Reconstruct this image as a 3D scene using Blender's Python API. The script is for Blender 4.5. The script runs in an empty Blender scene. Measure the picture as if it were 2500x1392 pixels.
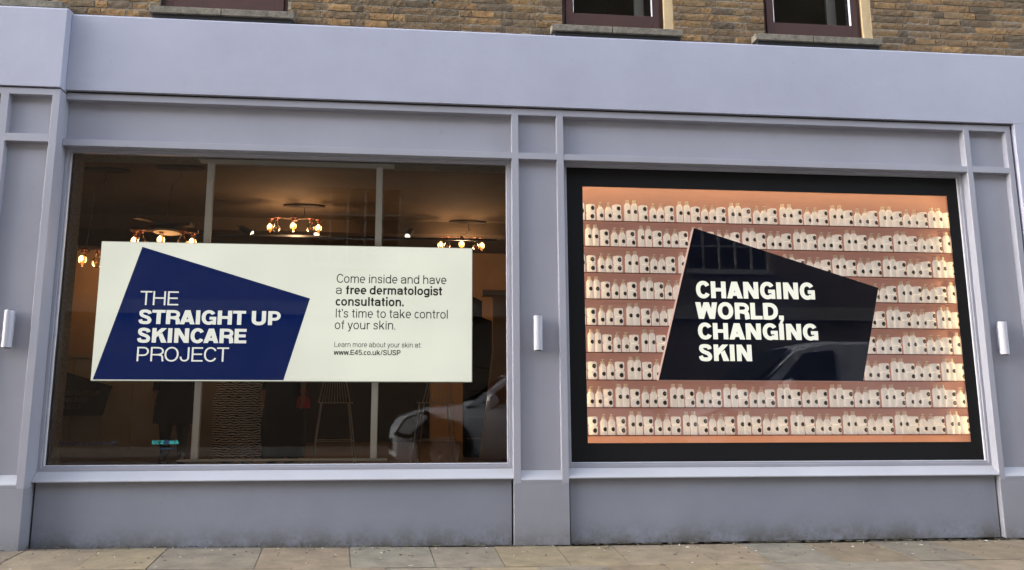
import bpy, bmesh, math, random
from mathutils import Vector, Matrix
R = math.radians
random.seed(7)
scene = bpy.context.scene
COL = scene.collection

# ---------------------------------------------------------------- camera
cd = bpy.data.cameras.new('camera'); cam = bpy.data.objects.new('camera', cd); COL.objects.link(cam)
cam.location = (-0.7039, -6.5136, 1.2)
fw = Vector((0.085906, 0.984479, 0.153039)).normalized()
right = Vector((math.cos(R(4.987)), -math.sin(R(4.987)), 0)); up = right.cross(fw)
ro = R(0.0552)
r2 = right*math.cos(ro)+up*math.sin(ro); u2 = up*math.cos(ro)-right*math.sin(ro)
cam.matrix_world = Matrix(((r2.x, u2.x, -fw.x, cam.location.x), (r2.y, u2.y, -fw.y, cam.location.y),
                           (r2.z, u2.z, -fw.z, cam.location.z), (0, 0, 0, 1)))
cd.sensor_width = 36; cd.lens = 25.9333; cd.shift_x = 0.0331; cd.shift_y = 0.0044
cd.clip_start = 0.05; cd.clip_end = 500
scene.camera = cam

# ---------------------------------------------------------------- light
EXPO = 3.15
SUN_EL, SUN_AZ = 26, -84        # a veiled sun low along the street to the left; the shop front itself stays in open shade
w = bpy.data.worlds.new('World'); scene.world = w; w.use_nodes = True
nt = w.node_tree; bg = nt.nodes['Background']
sky = nt.nodes.new('ShaderNodeTexSky'); sky.sky_type = 'NISHITA'; sky.sun_disc = False
sky.sun_elevation = R(SUN_EL); sky.sun_rotation = R(SUN_AZ); sky.air_density = 1.0; sky.dust_density = 2.5
hs = nt.nodes.new('ShaderNodeHueSaturation'); hs.inputs['Saturation'].default_value = .5
nt.links.new(sky.outputs[0], hs.inputs['Color']); nt.links.new(hs.outputs[0], bg.inputs[0]); bg.inputs[1].default_value = 0.15
sl = bpy.data.lights.new('sun', 'SUN'); sl.energy = .9; sl.angle = R(12); sl.color = (1, .93, .82)
so = bpy.data.objects.new('sun', sl); COL.objects.link(so)
sd = Vector((math.sin(R(SUN_AZ))*math.cos(R(SUN_EL)), math.cos(R(SUN_AZ))*math.cos(R(SUN_EL)), math.sin(R(SUN_EL))))
so.rotation_euler = sd.to_track_quat('Z', 'Y').to_euler(); so.location = (0, 20, 20)
vs = scene.view_settings; vs.view_transform = 'Standard'; vs.look = 'None'; vs.exposure = EXPO; vs.gamma = 1
EM = 2.0**-EXPO

# ---------------------------------------------------------------- materials
def newmat(name):
    m = bpy.data.materials.new(name); m.use_nodes = True
    return m, m.node_tree, m.node_tree.nodes['Principled BSDF']
def mat(name, col, rough=.5, metal=0, noise=0, scale=8, bump=0, bscale=60, coat=0, stretch=None, trans=0):
    m, t, b = newmat(name)
    b.inputs['Base Color'].default_value = (*col, 1); b.inputs['Roughness'].default_value = rough
    b.inputs['Metallic'].default_value = metal
    if coat: b.inputs['Coat Weight'].default_value = coat
    if trans: b.inputs['Subsurface Weight'].default_value = trans; b.inputs['Subsurface Radius'].default_value = (.02, .015, .01)
    tc = t.nodes.new('ShaderNodeTexCoord'); src = tc.outputs['Object']
    if stretch:
        mp = t.nodes.new('ShaderNodeMapping'); mp.inputs['Scale'].default_value = stretch
        t.links.new(src, mp.inputs[0]); src = mp.outputs[0]
    if noise:
        n = t.nodes.new('ShaderNodeTexNoise'); n.inputs['Scale'].default_value = scale; n.inputs['Detail'].default_value = 6
        n.inputs['Roughness'].default_value = .6
        t.links.new(src, n.inputs[0])
        mr = t.nodes.new('ShaderNodeMapRange'); mr.inputs[1].default_value = .3; mr.inputs[2].default_value = .7
        mr.inputs[3].default_value = 1-noise; mr.inputs[4].default_value = 1+noise
        t.links.new(n.outputs[0], mr.inputs[0])
        mx = t.nodes.new('ShaderNodeVectorMath'); mx.operation = 'SCALE'; mx.inputs[0].default_value = col
        t.links.new(mr.outputs[0], mx.inputs['Scale']); t.links.new(mx.outputs[0], b.inputs['Base Color'])
    if bump:
        n2 = t.nodes.new('ShaderNodeTexNoise'); n2.inputs['Scale'].default_value = bscale; n2.inputs['Detail'].default_value = 5
        t.links.new(src, n2.inputs[0])
        bp = t.nodes.new('ShaderNodeBump'); bp.inputs['Strength'].default_value = bump; bp.inputs['Distance'].default_value = .01
        t.links.new(n2.outputs[0], bp.inputs['Height']); t.links.new(bp.outputs[0], b.inputs['Normal'])
    return m
def emit(name, col, s):
    m, t, b = newmat(name)
    b.inputs['Base Color'].default_value = (*[c*.5 for c in col], 1); b.inputs['Roughness'].default_value = .35
    b.inputs['Specular IOR Level'].default_value = .12
    b.inputs['Emission Color'].default_value = (*col, 1); b.inputs['Emission Strength'].default_value = s
    return m
def attrmat(name, rough=.85, bump=.6, bscale=45, noise=.35, nscale=30):
    """base colour from the mesh's own per-stone colour, broken up by grain"""
    m, t, b = newmat(name); b.inputs['Roughness'].default_value = rough
    at = t.nodes.new('ShaderNodeAttribute'); at.attribute_name = 'tone'
    tc = t.nodes.new('ShaderNodeTexCoord')
    n = t.nodes.new('ShaderNodeTexNoise'); n.inputs['Scale'].default_value = nscale; n.inputs['Detail'].default_value = 8; n.inputs['Roughness'].default_value = .7
    t.links.new(tc.outputs['Object'], n.inputs[0])
    mr = t.nodes.new('ShaderNodeMapRange'); mr.inputs[1].default_value = .3; mr.inputs[2].default_value = .7
    mr.inputs[3].default_value = 1-noise; mr.inputs[4].default_value = 1+noise
    t.links.new(n.outputs[0], mr.inputs[0])
    mx = t.nodes.new('ShaderNodeVectorMath'); mx.operation = 'SCALE'
    t.links.new(at.outputs['Color'], mx.inputs[0]); t.links.new(mr.outputs[0], mx.inputs['Scale'])
    t.links.new(mx.outputs[0], b.inputs['Base Color'])
    n2 = t.nodes.new('ShaderNodeTexNoise'); n2.inputs['Scale'].default_value = bscale; n2.inputs['Detail'].default_value = 8
    t.links.new(tc.outputs['Object'], n2.inputs[0])
    bp = t.nodes.new('ShaderNodeBump'); bp.inputs['Strength'].default_value = bump; bp.inputs['Distance'].default_value = .012
    t.links.new(n2.outputs[0], bp.inputs['Height']); t.links.new(bp.outputs[0], b.inputs['Normal'])
    return m
def paint(name, col, dirt=0.0, rough=.45, bump=.12):
    """gloss masonry / timber paint: faint cloudy tone, brush unevenness, splashed grime near the pavement"""
    m, t, b = newmat(name); b.inputs['Roughness'].default_value = rough
    L = t.links.new; N = t.nodes.new
    tc = N('ShaderNodeTexCoord')
    n = N('ShaderNodeTexNoise'); n.inputs['Scale'].default_value = 1.1; n.inputs['Detail'].default_value = 7; n.inputs['Roughness'].default_value = .62
    L(tc.outputs['Object'], n.inputs[0])
    mr = N('ShaderNodeMapRange'); mr.inputs[1].default_value = .3; mr.inputs[2].default_value = .7; mr.inputs[3].default_value = .925; mr.inputs[4].default_value = 1.05
    L(n.outputs[0], mr.inputs[0])
    sc = N('ShaderNodeVectorMath'); sc.operation = 'SCALE'; sc.inputs[0].default_value = col; L(mr.outputs[0], sc.inputs['Scale'])
    out = sc.outputs[0]
    # fine specks and scuffs all over
    sp = N('ShaderNodeTexNoise'); sp.inputs['Scale'].default_value = 26; sp.inputs['Detail'].default_value = 3; sp.inputs['Roughness'].default_value = .5
    mp = N('ShaderNodeMapping'); mp.inputs['Scale'].default_value = (1, 1, .45); L(tc.outputs['Object'], mp.inputs[0]); L(mp.outputs[0], sp.inputs[0])
    sr = N('ShaderNodeMapRange'); sr.inputs[1].default_value = .70; sr.inputs[2].default_value = .78; sr.inputs[3].default_value = 0; sr.inputs[4].default_value = .35
    L(sp.outputs[0], sr.inputs[0])
    m1 = N('ShaderNodeMix'); m1.data_type = 'RGBA'; L(sr.outputs[0], m1.inputs[0]); L(out, m1.inputs[6]); m1.inputs[7].default_value = (*[c*.6 for c in col], 1)
    out = m1.outputs[2]
    if dirt:
        sx = N('ShaderNodeSeparateXYZ'); L(tc.outputs['Object'], sx.inputs[0])
        hz = N('ShaderNodeMapRange'); hz.inputs[1].default_value = 0; hz.inputs[2].default_value = .28; hz.inputs[3].default_value = 1; hz.inputs[4].default_value = 0
        L(sx.outputs[2], hz.inputs[0])
        pw = N('ShaderNodeMath'); pw.operation = 'POWER'; pw.inputs[1].default_value = 2.0; L(hz.outputs[0], pw.inputs[0])
        dn = N('ShaderNodeTexNoise'); dn.inputs['Scale'].default_value = 5; dn.inputs['Detail'].default_value = 9; dn.inputs['Roughness'].default_value = .75; L(tc.outputs['Object'], dn.inputs[0])
        dr = N('ShaderNodeMapRange'); dr.inputs[1].default_value = .36; dr.inputs[2].default_value = .58; L(dn.outputs[0], dr.inputs[0])
        mu = N('ShaderNodeMath'); mu.operation = 'MULTIPLY'; L(pw.outputs[0], mu.inputs[0]); L(dr.outputs[0], mu.inputs[1])
        m2 = N('ShaderNodeMix'); m2.data_type = 'RGBA'
        mm = N('ShaderNodeMath'); mm.operation = 'MULTIPLY'; mm.inputs[1].default_value = dirt; L(mu.outputs[0], mm.inputs[0])
        L(mm.outputs[0], m2.inputs[0]); L(out, m2.inputs[6]); m2.inputs[7].default_value = (.07, .065, .05, 1); out = m2.outputs[2]
        # spatter
        vn = N('ShaderNodeTexNoise'); vn.inputs['Scale'].default_value = 60; vn.inputs['Detail'].default_value = 4; vn.inputs['Roughness'].default_value = .6; L(tc.outputs['Object'], vn.inputs[0])
        ad = N('ShaderNodeMath'); ad.operation = 'MULTIPLY_ADD'; ad.inputs[1].default_value = .16; L(hz.outputs[0], ad.inputs[0]); L(vn.outputs[0], ad.inputs[2])
        vr = N('ShaderNodeMapRange'); vr.inputs[1].default_value = .76; vr.inputs[2].default_value = .82; vr.inputs[4].default_value = .8; L(ad.outputs[0], vr.inputs[0])
        m3 = N('ShaderNodeMix'); m3.data_type = 'RGBA'; L(vr.outputs[0], m3.inputs[0]); L(out, m3.inputs[6]); m3.inputs[7].default_value = (.04, .038, .03, 1); out = m3.outputs[2]
    L(out, b.inputs['Base Color'])
    bn = N('ShaderNodeTexNoise'); bn.inputs['Scale'].default_value = 7; bn.inputs['Detail'].default_value = 8; bn.inputs['Roughness'].default_value = .6; L(tc.outputs['Object'], bn.inputs[0])
    bp = N('ShaderNodeBump'); bp.inputs['Strength'].default_value = bump; bp.inputs['Distance'].default_value = .02; L(bn.outputs[0], bp.inputs['Height']); L(bp.outputs[0], b.inputs['Normal'])
    return m
def glass(name, ior=1.5, tint=(1, 1, 1), gain=1.45, wave=0):
    m = bpy.data.materials.new(name); m.use_nodes = True; t = m.node_tree; t.nodes.clear()
    o = t.nodes.new('ShaderNodeOutputMaterial'); mx = t.nodes.new('ShaderNodeMixShader')
    tr = t.nodes.new('ShaderNodeBsdfTransparent'); tr.inputs[0].default_value = (*tint, 1)
    gl = t.nodes.new('ShaderNodeBsdfGlossy'); gl.inputs['Roughness'].default_value = .0
    fr = t.nodes.new('ShaderNodeFresnel'); fr.inputs[0].default_value = ior
    mu = t.nodes.new('ShaderNodeMath'); mu.operation = 'MULTIPLY'; mu.inputs[1].default_value = gain; mu.use_clamp = True
    t.links.new(fr.outputs[0], mu.inputs[0]); t.links.new(mu.outputs[0], mx.inputs[0])
    t.links.new(tr.outputs[0], mx.inputs[1]); t.links.new(gl.outputs[0], mx.inputs[2]); t.links.new(mx.outputs[0], o.inputs[0])
    if wave:
        tc = t.nodes.new('ShaderNodeTexCoord'); n = t.nodes.new('ShaderNodeTexNoise'); n.inputs['Scale'].default_value = .8
        bp = t.nodes.new('ShaderNodeBump'); bp.inputs['Strength'].default_value = wave; bp.inputs['Distance'].default_value = .01
        t.links.new(tc.outputs['Object'], n.inputs[0]); t.links.new(n.outputs[0], bp.inputs['Height'])
        t.links.new(bp.outputs[0], gl.inputs['Normal']); t.links.new(bp.outputs[0], fr.inputs['Normal'])
    return m

LILAC = (.338, .345, .42); GREY = (.295, .295, .345)
M = dict(
    fascia=paint('fascia_render', LILAC, bump=.14, rough=.42),
    timber=paint('timber_paint', (.298, .300, .345), bump=.06, rough=.38),
    riser=paint('riser_render', (.20, .212, .255), dirt=.95, bump=.3, rough=.5),
    plinth=paint('plinth_paint', (.235, .238, .272), dirt=.6, bump=.15, rough=.42),
    sillp=paint('sill_paint', (.33, .33, .355), bump=.08, rough=.35),
    gap=mat('joint_dark', (.02, .02, .022), .9),
    pale=mat('glazing_line', (.62, .62, .66), .35),
    brick=attrmat('stock_brick', .92, .7, 60, .42, 24),
    slab=attrmat('york_stone', .85, .5, 30, .34, 5),
    mortar=mat('mortar', (.23, .20, .155), .95, noise=.35, scale=40, bump=.6, bscale=120),
    stone=mat('sill_stone', (.15, .135, .105), .9, noise=.4, scale=18, bump=.8, bscale=60),
    maroon=mat('maroon_paint', (.045, .013, .008), .75, noise=.15, scale=5),
    cream=mat('cream_paint', (.50, .37, .20), .7, noise=.12, scale=9, bump=.3),
    metal=mat('satin_grey', (.40, .40, .45), .42),
    darkm=mat('dark_metal', (.02, .02, .02), .5),
    black=mat('black_board', (.0085, .0085, .009), .75),
    white=mat('white_metal', (.62, .64, .60), .4), pole=mat('pole_paint', (.80, .80, .76), .35),
    asphalt=mat('asphalt', (.05, .05, .052), .9, noise=.3, scale=30, bump=.5, bscale=150),
    kerb=mat('granite_kerb', (.22, .21, .2), .8, noise=.3, scale=40),
    glass=glass('shop_glass', gain=1.45, wave=.02), glass2=glass('upper_glass', gain=1.1, wave=.05),
    bulbglass=glass('bulb_glass', gain=1.5),
)

M['black'].node_tree.nodes['Principled BSDF'].inputs['Specular IOR Level'].default_value = .15
# ---------------------------------------------------------------- mesh helpers
class MB:
    def __init__(s): s.v = []; s.f = []; s.m = []; s.t = []
    def face(s, pts, mi=0, tone=None):
        k = len(s.v); s.v += [tuple(p) for p in pts]; s.f.append(tuple(range(k, k+len(pts)))); s.m.append(mi); s.t.append(tone)
        return s
    def solid(s, vs, fs, mi=0, tone=None):
        k = len(s.v); s.v += [tuple(p) for p in vs]
        for f in fs: s.f.append(tuple(k+i for i in f)); s.m.append(mi); s.t.append(tone)
        return s
    def box(s, x0, x1, y0, y1, z0, z1, mi=0, tone=None):
        return s.solid([(x0,y0,z0),(x1,y0,z0),(x1,y1,z0),(x0,y1,z0),(x0,y0,z1),(x1,y0,z1),(x1,y1,z1),(x0,y1,z1)],
            [(0,1,5,4),(1,2,6,5),(2,3,7,6),(3,0,4,7),(4,5,6,7),(3,2,1,0)], mi, tone)
    def prism(s, poly, y0, y1, mi=0):           # poly in x,z
        n = len(poly); vs = [(x, y0, z) for x, z in poly]+[(x, y1, z) for x, z in poly]
        return s.solid(vs, [tuple(range(n)), tuple(reversed(range(n, 2*n)))]+[(i, i+n, (i+1) % n+n, (i+1) % n) for i in range(n)], mi)
    def xprism(s, poly, x0, x1, mi=0):          # poly in y,z
        n = len(poly); vs = [(x0, y, z) for y, z in poly]+[(x1, y, z) for y, z in poly]
        return s.solid(vs, [tuple(reversed(range(n))), tuple(range(n, 2*n))]+[(i, (i+1) % n, (i+1) % n+n, i+n) for i in range(n)], mi)
    def lathe(s, prof, seg=16, c=(0, 0, 0), mi=0, sx=1, sy=1):   # prof: (r,z)
        k = len(s.v)
        for r, z in prof:
            for i in range(seg):
                a = 2*math.pi*i/seg; s.v.append((c[0]+r*math.cos(a)*sx, c[1]+r*math.sin(a)*sy, c[2]+z))
        for j in range(len(prof)-1):
            for i in range(seg):
                a, b = k+j*seg+i, k+j*seg+(i+1) % seg
                s.f.append((a, b, b+seg, a+seg)); s.m.append(mi); s.t.append(None)
        s.f.append(tuple(reversed(range(k, k+seg)))); s.m.append(mi); s.t.append(None)
        e = k+(len(prof)-1)*seg; s.f.append(tuple(range(e, e+seg))); s.m.append(mi); s.t.append(None)
        return s
    def tube(s, pts, r, seg=8, mi=0, r1=None):
        pts = [Vector(p) for p in pts]; k = len(s.v); n = len(pts)
        for j, p in enumerate(pts):
            d = (pts[min(j+1, n-1)]-pts[max(j-1, 0)]).normalized()
            a = d.cross(Vector((0, 0, 1)) if abs(d.z) < .9 else Vector((1, 0, 0))).normalized(); b = d.cross(a)
            rr = r if r1 is None else r+(r1-r)*j/(n-1)
            for i in range(seg):
                t = 2*math.pi*i/seg; q = p+a*rr*math.cos(t)+b*rr*math.sin(t); s.v.append(tuple(q))
        for j in range(n-1):
            for i in range(seg):
                x, y = k+j*seg+i, k+j*seg+(i+1) % seg
                s.f.append((x, y, y+seg, x+seg)); s.m.append(mi); s.t.append(None)
        s.f.append(tuple(reversed(range(k, k+seg)))); s.m.append(mi); s.t.append(None)
        e = k+(n-1)*seg; s.f.append(tuple(range(e, e+seg))); s.m.append(mi); s.t.append(None)
        return s
    def rings(s, rings, mi=0, cap=True):        # list of equal-length closed loops
        k = len(s.v); n = len(rings[0])
        for r in rings: s.v += [tuple(p) for p in r]
        for j in range(len(rings)-1):
            for i in range(n):
                a, b = k+j*n+i, k+j*n+(i+1) % n
                s.f.append((a, b, b+n, a+n)); s.m.append(mi); s.t.append(None)
        if cap:
            s.f.append(tuple(reversed(range(k, k+n)))); s.m.append(mi); s.t.append(None)
            e = k+(len(rings)-1)*n; s.f.append(tuple(range(e, e+n))); s.m.append(mi); s.t.append(None)
        return s
    def mesh(s, name, mats, smooth=False):
        me = bpy.data.meshes.new(name); me.from_pydata(s.v, [], s.f)
        for m in (mats if isinstance(mats, (list, tuple)) else [mats]): me.materials.append(m)
        me.polygons.foreach_set('material_index', s.m)
        if any(t is not None for t in s.t):
            a = me.color_attributes.new('tone', 'FLOAT_COLOR', 'CORNER'); i = 0
            for f, t in zip(s.f, s.t):
                for _ in f: a.data[i].color = (*(t or (.2, .2, .2)), 1); i += 1
        bm = bmesh.new(); bm.from_mesh(me); bmesh.ops.recalc_face_normals(bm, faces=bm.faces); bm.to_mesh(me); bm.free()
        if smooth:
            me.polygons.foreach_set('use_smooth', [True]*len(me.polygons))
            me.set_sharp_from_angle(angle=R(38))
        me.update(); return me
    def build(s, name, mats, parent=None, smooth=False, bevel=0, loc=None):
        o = bpy.data.objects.new(name, s.mesh(name, mats, smooth)); COL.objects.link(o)
        if parent: o.parent = parent
        if loc: o.location = loc
        if bevel:
            b = o.modifiers.new('bevel', 'BEVEL'); b.width = bevel; b.segments = 2; b.limit_method = 'ANGLE'; b.angle_limit = R(40)
        return o
def sheet(name, m, x0, x1, y, z0, z1, parent):
    me = bpy.data.meshes.new(name); me.from_pydata([(x0, y, z0), (x1, y, z0), (x1, y, z1), (x0, y, z1)], [], [(0, 1, 2, 3)]); me.materials.append(m)
    o = bpy.data.objects.new(name, me); COL.objects.link(o); o.parent = parent; return o
def tag(o, label=None, cat=None, group=None, kind=None):
    if label: o['label'] = label
    if cat: o['category'] = cat
    if group: o['group'] = group
    if kind: o['kind'] = kind
    return o
def thing(name, label, cat, loc=(0, 0, 0), group=None, rz=0):
    o = bpy.data.objects.new(name, None); COL.objects.link(o); o.location = loc; o.rotation_euler.z = rz; o.empty_display_size = .1
    return tag(o, label, cat, group)
def dup(root, loc, label, rz=None):
    r = root.copy(); COL.objects.link(r); r.location = loc; r['label'] = label
    if rz is not None: r.rotation_euler.z = rz
    for ch in list(root.children):
        c = ch.copy(); COL.objects.link(c); c.parent = r
        for g in list(ch.children):
            d = g.copy(); COL.objects.link(d); d.parent = c
    return r

# ---------------------------------------------------------------- ground
pv = MB()
def pz(x): return .0115*max(0, min(5, -x))-.002*max(0, min(6, x))     # the pavement climbs slightly to the left
SK = [-7.4, -6.75, -6.1, -5.45, -4.85, -4.3, -3.78, -3.2, -2.69, -1.93, -1.22, -.55, .0, .53, 1.02, 1.73, 2.17, 2.72, 3.35, 3.9, 4.55, 5.1, 5.75, 6.4, 7.1, 7.8]
TONES = [(.225, .165, .105), (.20, .175, .13), (.25, .19, .12), (.19, .165, .125), (.25, .195, .105), (.20, .19, .15), (.185, .145, .10), (.225, .165, .095), (.195, .18, .14)]
rows = [(-.012, -.80), (-.812, -1.42), (-1.432, -2.1), (-2.112, -2.86)]
for ri, (ya, yb) in enumerate(rows):
    off = [0, .27, -.12, .33][ri]
    for i in range(len(SK)-1):
        xa, xb = SK[i]+off+.0035, SK[i+1]+off-.0035
        g = lambda x, y: x-(.10 if x > 0 else -.12)*(-y)*min(1, abs(x)/1.5)
        tone = random.choice(TONES); k = random.uniform(.9, 1.1); tone = tuple((c*.6+m_*.4)*k*.66 for c, m_ in zip(tone, (.215, .172, .118)))
        h = random.uniform(-.003, .003); tl = random.uniform(-.002, .002)
        P = [(g(xa, ya), ya), (g(xb, ya), ya), (g(xb, yb), yb), (g(xa, yb), yb)]
        vs_ = [(x, y, -.05+pz(x)) for x, y in P]+[(x, y, -.004+h+pz(x)+(tl if q in (0, 3) else 0)) for q, (x, y) in enumerate(P)]
        pv.solid(vs_, [(0, 1, 5, 4), (1, 2, 6, 5), (2, 3, 7, 6), (3, 0, 4, 7), (4, 5, 6, 7)], 0, tone)
pv.box(-40, 40, -.012, 8.4, -.30, -.03, 1)
XS_ = [-40, -7.6, -5, 0, 6, 8.2, 40]
for a, b_ in zip(XS_, XS_[1:]): pv.solid([(a, -2.87, -.3), (b_, -2.87, -.3), (b_, -.004, -.3), (a, -.004, -.3), (a, -2.87, pz(a)-.011), (b_, -2.87, pz(b_)-.011), (b_, -.004, pz(b_)-.011), (a, -.004, pz(a)-.011)], [(0, 1, 5, 4), (2, 3, 7, 6), (4, 5, 6, 7)], 1)
pv.box(-40, -7.6, -2.87, -.01, -.011, .055, 0, (.2, .18, .14)); pv.box(8.2, 40, -2.87, -.01, -.03, -.014, 0, (.2, .18, .14))
tag(pv.build('pavement', [M['slab'], mat('joint_mortar', (.17, .145, .105), .95, noise=.4, scale=14)]), kind='structure')
kb = MB()
for i in range(80): kb.box(-40+i*1.0, -39.004+i*1.0, -3.03, -2.875, -.12, -.002)
tag(kb.build('kerb', M['kerb'], bevel=.008), kind='structure')
tag(MB().box(-60, 60, -11, -3.03, -.3, -.10).build('road', M['asphalt']), kind='structure')
tag(MB().box(-60, 60, -15.0, -11, -.3, .0).build('far_pavement', mat('far_flags', (.07, .065, .06), .85)), kind='structure')
tag(MB().face([(-300, -300, -.31), (300, -300, -.31), (300, 300, -.31), (-300, 300, -.31)]).build('ground', M['asphalt']), kind='structure')
# grit and flecks of litter trodden into the joints
gr = MB(); rr = random.Random(3)
for i in range(260):
    x = rr.uniform(-5, 6); y = -abs(rr.gauss(0, .35))-.02; s = rr.uniform(.004, .012)
    if i % 6 == 0: y = rr.uniform(-.06, -.012); s *= .8
    t = rr.choice([(.45, .43, .38), (.3, .27, .2), (.05, .045, .035), (.05, .05, .03), (.1, .07, .04)])
    a = rr.uniform(0, 3.1); c, sn = math.cos(a)*s*1.6, math.sin(a)*s*1.6
    gr.solid([(x-c, y-sn, .0), (x+sn*.5, y-c*.5, .0), (x+c, y+sn, .0), (x-sn*.5, y+c*.5, .0), (x, y, .004+s*.3)],
             [(0, 1, 4), (1, 2, 4), (2, 3, 4), (3, 0, 4)], 0, t)
for i in range(46):                                   # trodden chewing gum and oil spots
    x = rr.uniform(-5, 6); y = rr.uniform(-1.3, -.08); r_ = rr.uniform(.006, .017); t = rr.choice([(.05, .045, .035), (.07, .06, .045), (.35, .32, .27)])
    gr.face([(x+r_*math.cos(a)*(1.2+.2*math.sin(a*2+i)), y+r_*math.sin(a), .0015) for a in [2*math.pi*k/10 for k in range(10)]], 0, t)
for i in range(420):                                  # dirt packed against the foot of the wall
    x = rr.uniform(-5, 6); s = rr.uniform(.006, .02); y = -.004-abs(rr.gauss(0, .006)); y -= .11 if x < -3.81 else 0
    if -3.81 < x < .17 or .67 < x < 4.66: y += .03
    gr.solid([(x-s*1.6, y, 0), (x, y-s*.6, 0), (x+s*1.6, y, 0), (x, y+s*.4, 0), (x, y, s*.5)], [(0, 1, 4), (1, 2, 4), (2, 3, 4), (3, 0, 4)], 0, rr.choice([(.04, .035, .025), (.06, .05, .035), (.09, .08, .055)]))
gr.v = [(x, y, z+pz(x)+(.0 if z > 0 else .0)) for x, y, z in gr.v]
tag(gr.build('litter', attrmat('grit', .9, .2)), 'grit and pale flecks of litter scattered on the stone pavement', 'litter', kind='stuff')

# ---------------------------------------------------------------- shop building
B = thing('shop_building', 'lilac painted shopfront with two big display windows under a brown brick upper wall', 'building')
FT = 4.68
# brick upper wall: real bricks in flemish bond round the window openings
OPEN = [(-6.9, -4.05), (-3.10, -1.93), (.69, 1.80), (2.735, 3.865)]
bw = MB(); rb = random.Random(11)
BT = [(.17, .104, .046), (.155, .098, .046), (.13, .086, .044), (.205, .118, .046), (.105, .074, .043), (.165, .108, .05), (.145, .094, .046), (.185, .108, .042), (.12, .083, .044), (.22, .132, .052)]
z = 4.655; row = 0
while z < 5.9:
    x = -8+(row % 2)*.17; k = row
    while x < 9:
        L_ = .215 if (k % 2 == 0) else .105; k += 1
        x0, x1 = x, x+L_; x = x1+.011
        hit = False
        if z > 4.76:
            for a, b_ in OPEN:
                if x1 > a and x0 < b_:
                    if x0 < a-.03: x1 = a-.002
                    elif x1 > b_+.03: x0 = b_+.002
                    else: hit = True
        if hit or x1-x0 < .03: continue
        t = rb.choice(BT); q = rb.uniform(.75, 1.2); t = tuple(c*q for c in t)
        yy = .075+rb.uniform(-.004, .004); j = lambda s=.004: rb.uniform(-s, s)
        nx = 4
        top = []; mid = []; bot = []
        for i in range(nx+1):
            u = i/nx; xx = x0+(x1-x0)*u
            top.append((xx+j(.0015), yy+j(.002)+.002, z+.0625+j(.002))); mid.append((xx+j(.003), yy-.001+j(.003), z+.033+j(.004))); bot.append((xx+j(.0015), yy+j(.002)+.002, z+j(.002)))
        for i in range(nx):
            bw.face([bot[i], bot[i+1], mid[i+1], mid[i]], 0, t); bw.face([mid[i], mid[i+1], top[i+1], top[i]], 0, t)
            bw.face([top[i], top[i+1], (top[i+1][0], .1, top[i+1][2]), (top[i][0], .1, top[i][2])], 0, t)
            bw.face([bot[i+1], bot[i], (bot[i][0], .1, bot[i][2]), (bot[i+1][0], .1, bot[i+1][2])], 0, t)
        bw.face([bot[0], mid[0], top[0], (x0, .1, z+.064), (x0, .1, z)], 0, t); bw.face([bot[nx], (x1, .1, z), (x1, .1, z+.064), top[nx], mid[nx]], 0, t)
    z += .0745; row += 1
ZB = z-.0745+.06
# mortar bed behind them, with the openings left out
xs = [-20, OPEN[0][0], OPEN[0][1], OPEN[1][0], OPEN[1][1], OPEN[2][0], OPEN[2][1], OPEN[3][0], OPEN[3][1], 20]
bw.box(-20, 20, .081, .5, 4.45, 4.79, 1)
for i in range(0, 10, 2): bw.box(xs[i], xs[i+1], .081, .5, 4.79, 6.2, 1)
bw.build('brick_wall', [M['brick'], M['mortar']], B)
# the storeys above, out of the picture
um, ut, ub = newmat('far_brick'); tcb = ut.nodes.new('ShaderNodeTexCoord'); mpb = ut.nodes.new('ShaderNodeMapping'); mpb.inputs['Rotation'].default_value = (R(90), 0, 0)
bt = ut.nodes.new('ShaderNodeTexBrick'); bt.inputs['Scale'].default_value = 1; bt.inputs['Brick Width'].default_value = .225; bt.inputs['Row Height'].default_value = .075; bt.inputs['Mortar Size'].default_value = .008
bt.inputs['Color1'].default_value = (.24, .16, .07, 1); bt.inputs['Color2'].default_value = (.14, .1, .055, 1); bt.inputs['Mortar'].default_value = (.17, .145, .11, 1)
ut.links.new(tcb.outputs['Object'], mpb.inputs[0]); ut.links.new(mpb.outputs[0], bt.inputs[0]); ut.links.new(bt.outputs[0], ub.inputs['Base Color']); ub.inputs['Roughness'].default_value = .9
up_ = MB(); up_.box(-20, 20, .084, .5, 6.2, 13)
up_.build('upper_storey', um, B)
sh = MB(); sh.box(-20, 20, .5, 12, 12.7, 13); sh.box(-20, 20, 11.7, 12, 0, 12.7); sh.box(-20, -19.7, .5, 11.7, 0, 12.7); sh.box(19.7, 20, .5, 11.7, 0, 12.7); sh.box(-19.7, 19.7, .5, 11.7, 4.5, 4.8)
sh.build('rear_wall', um, B)

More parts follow.
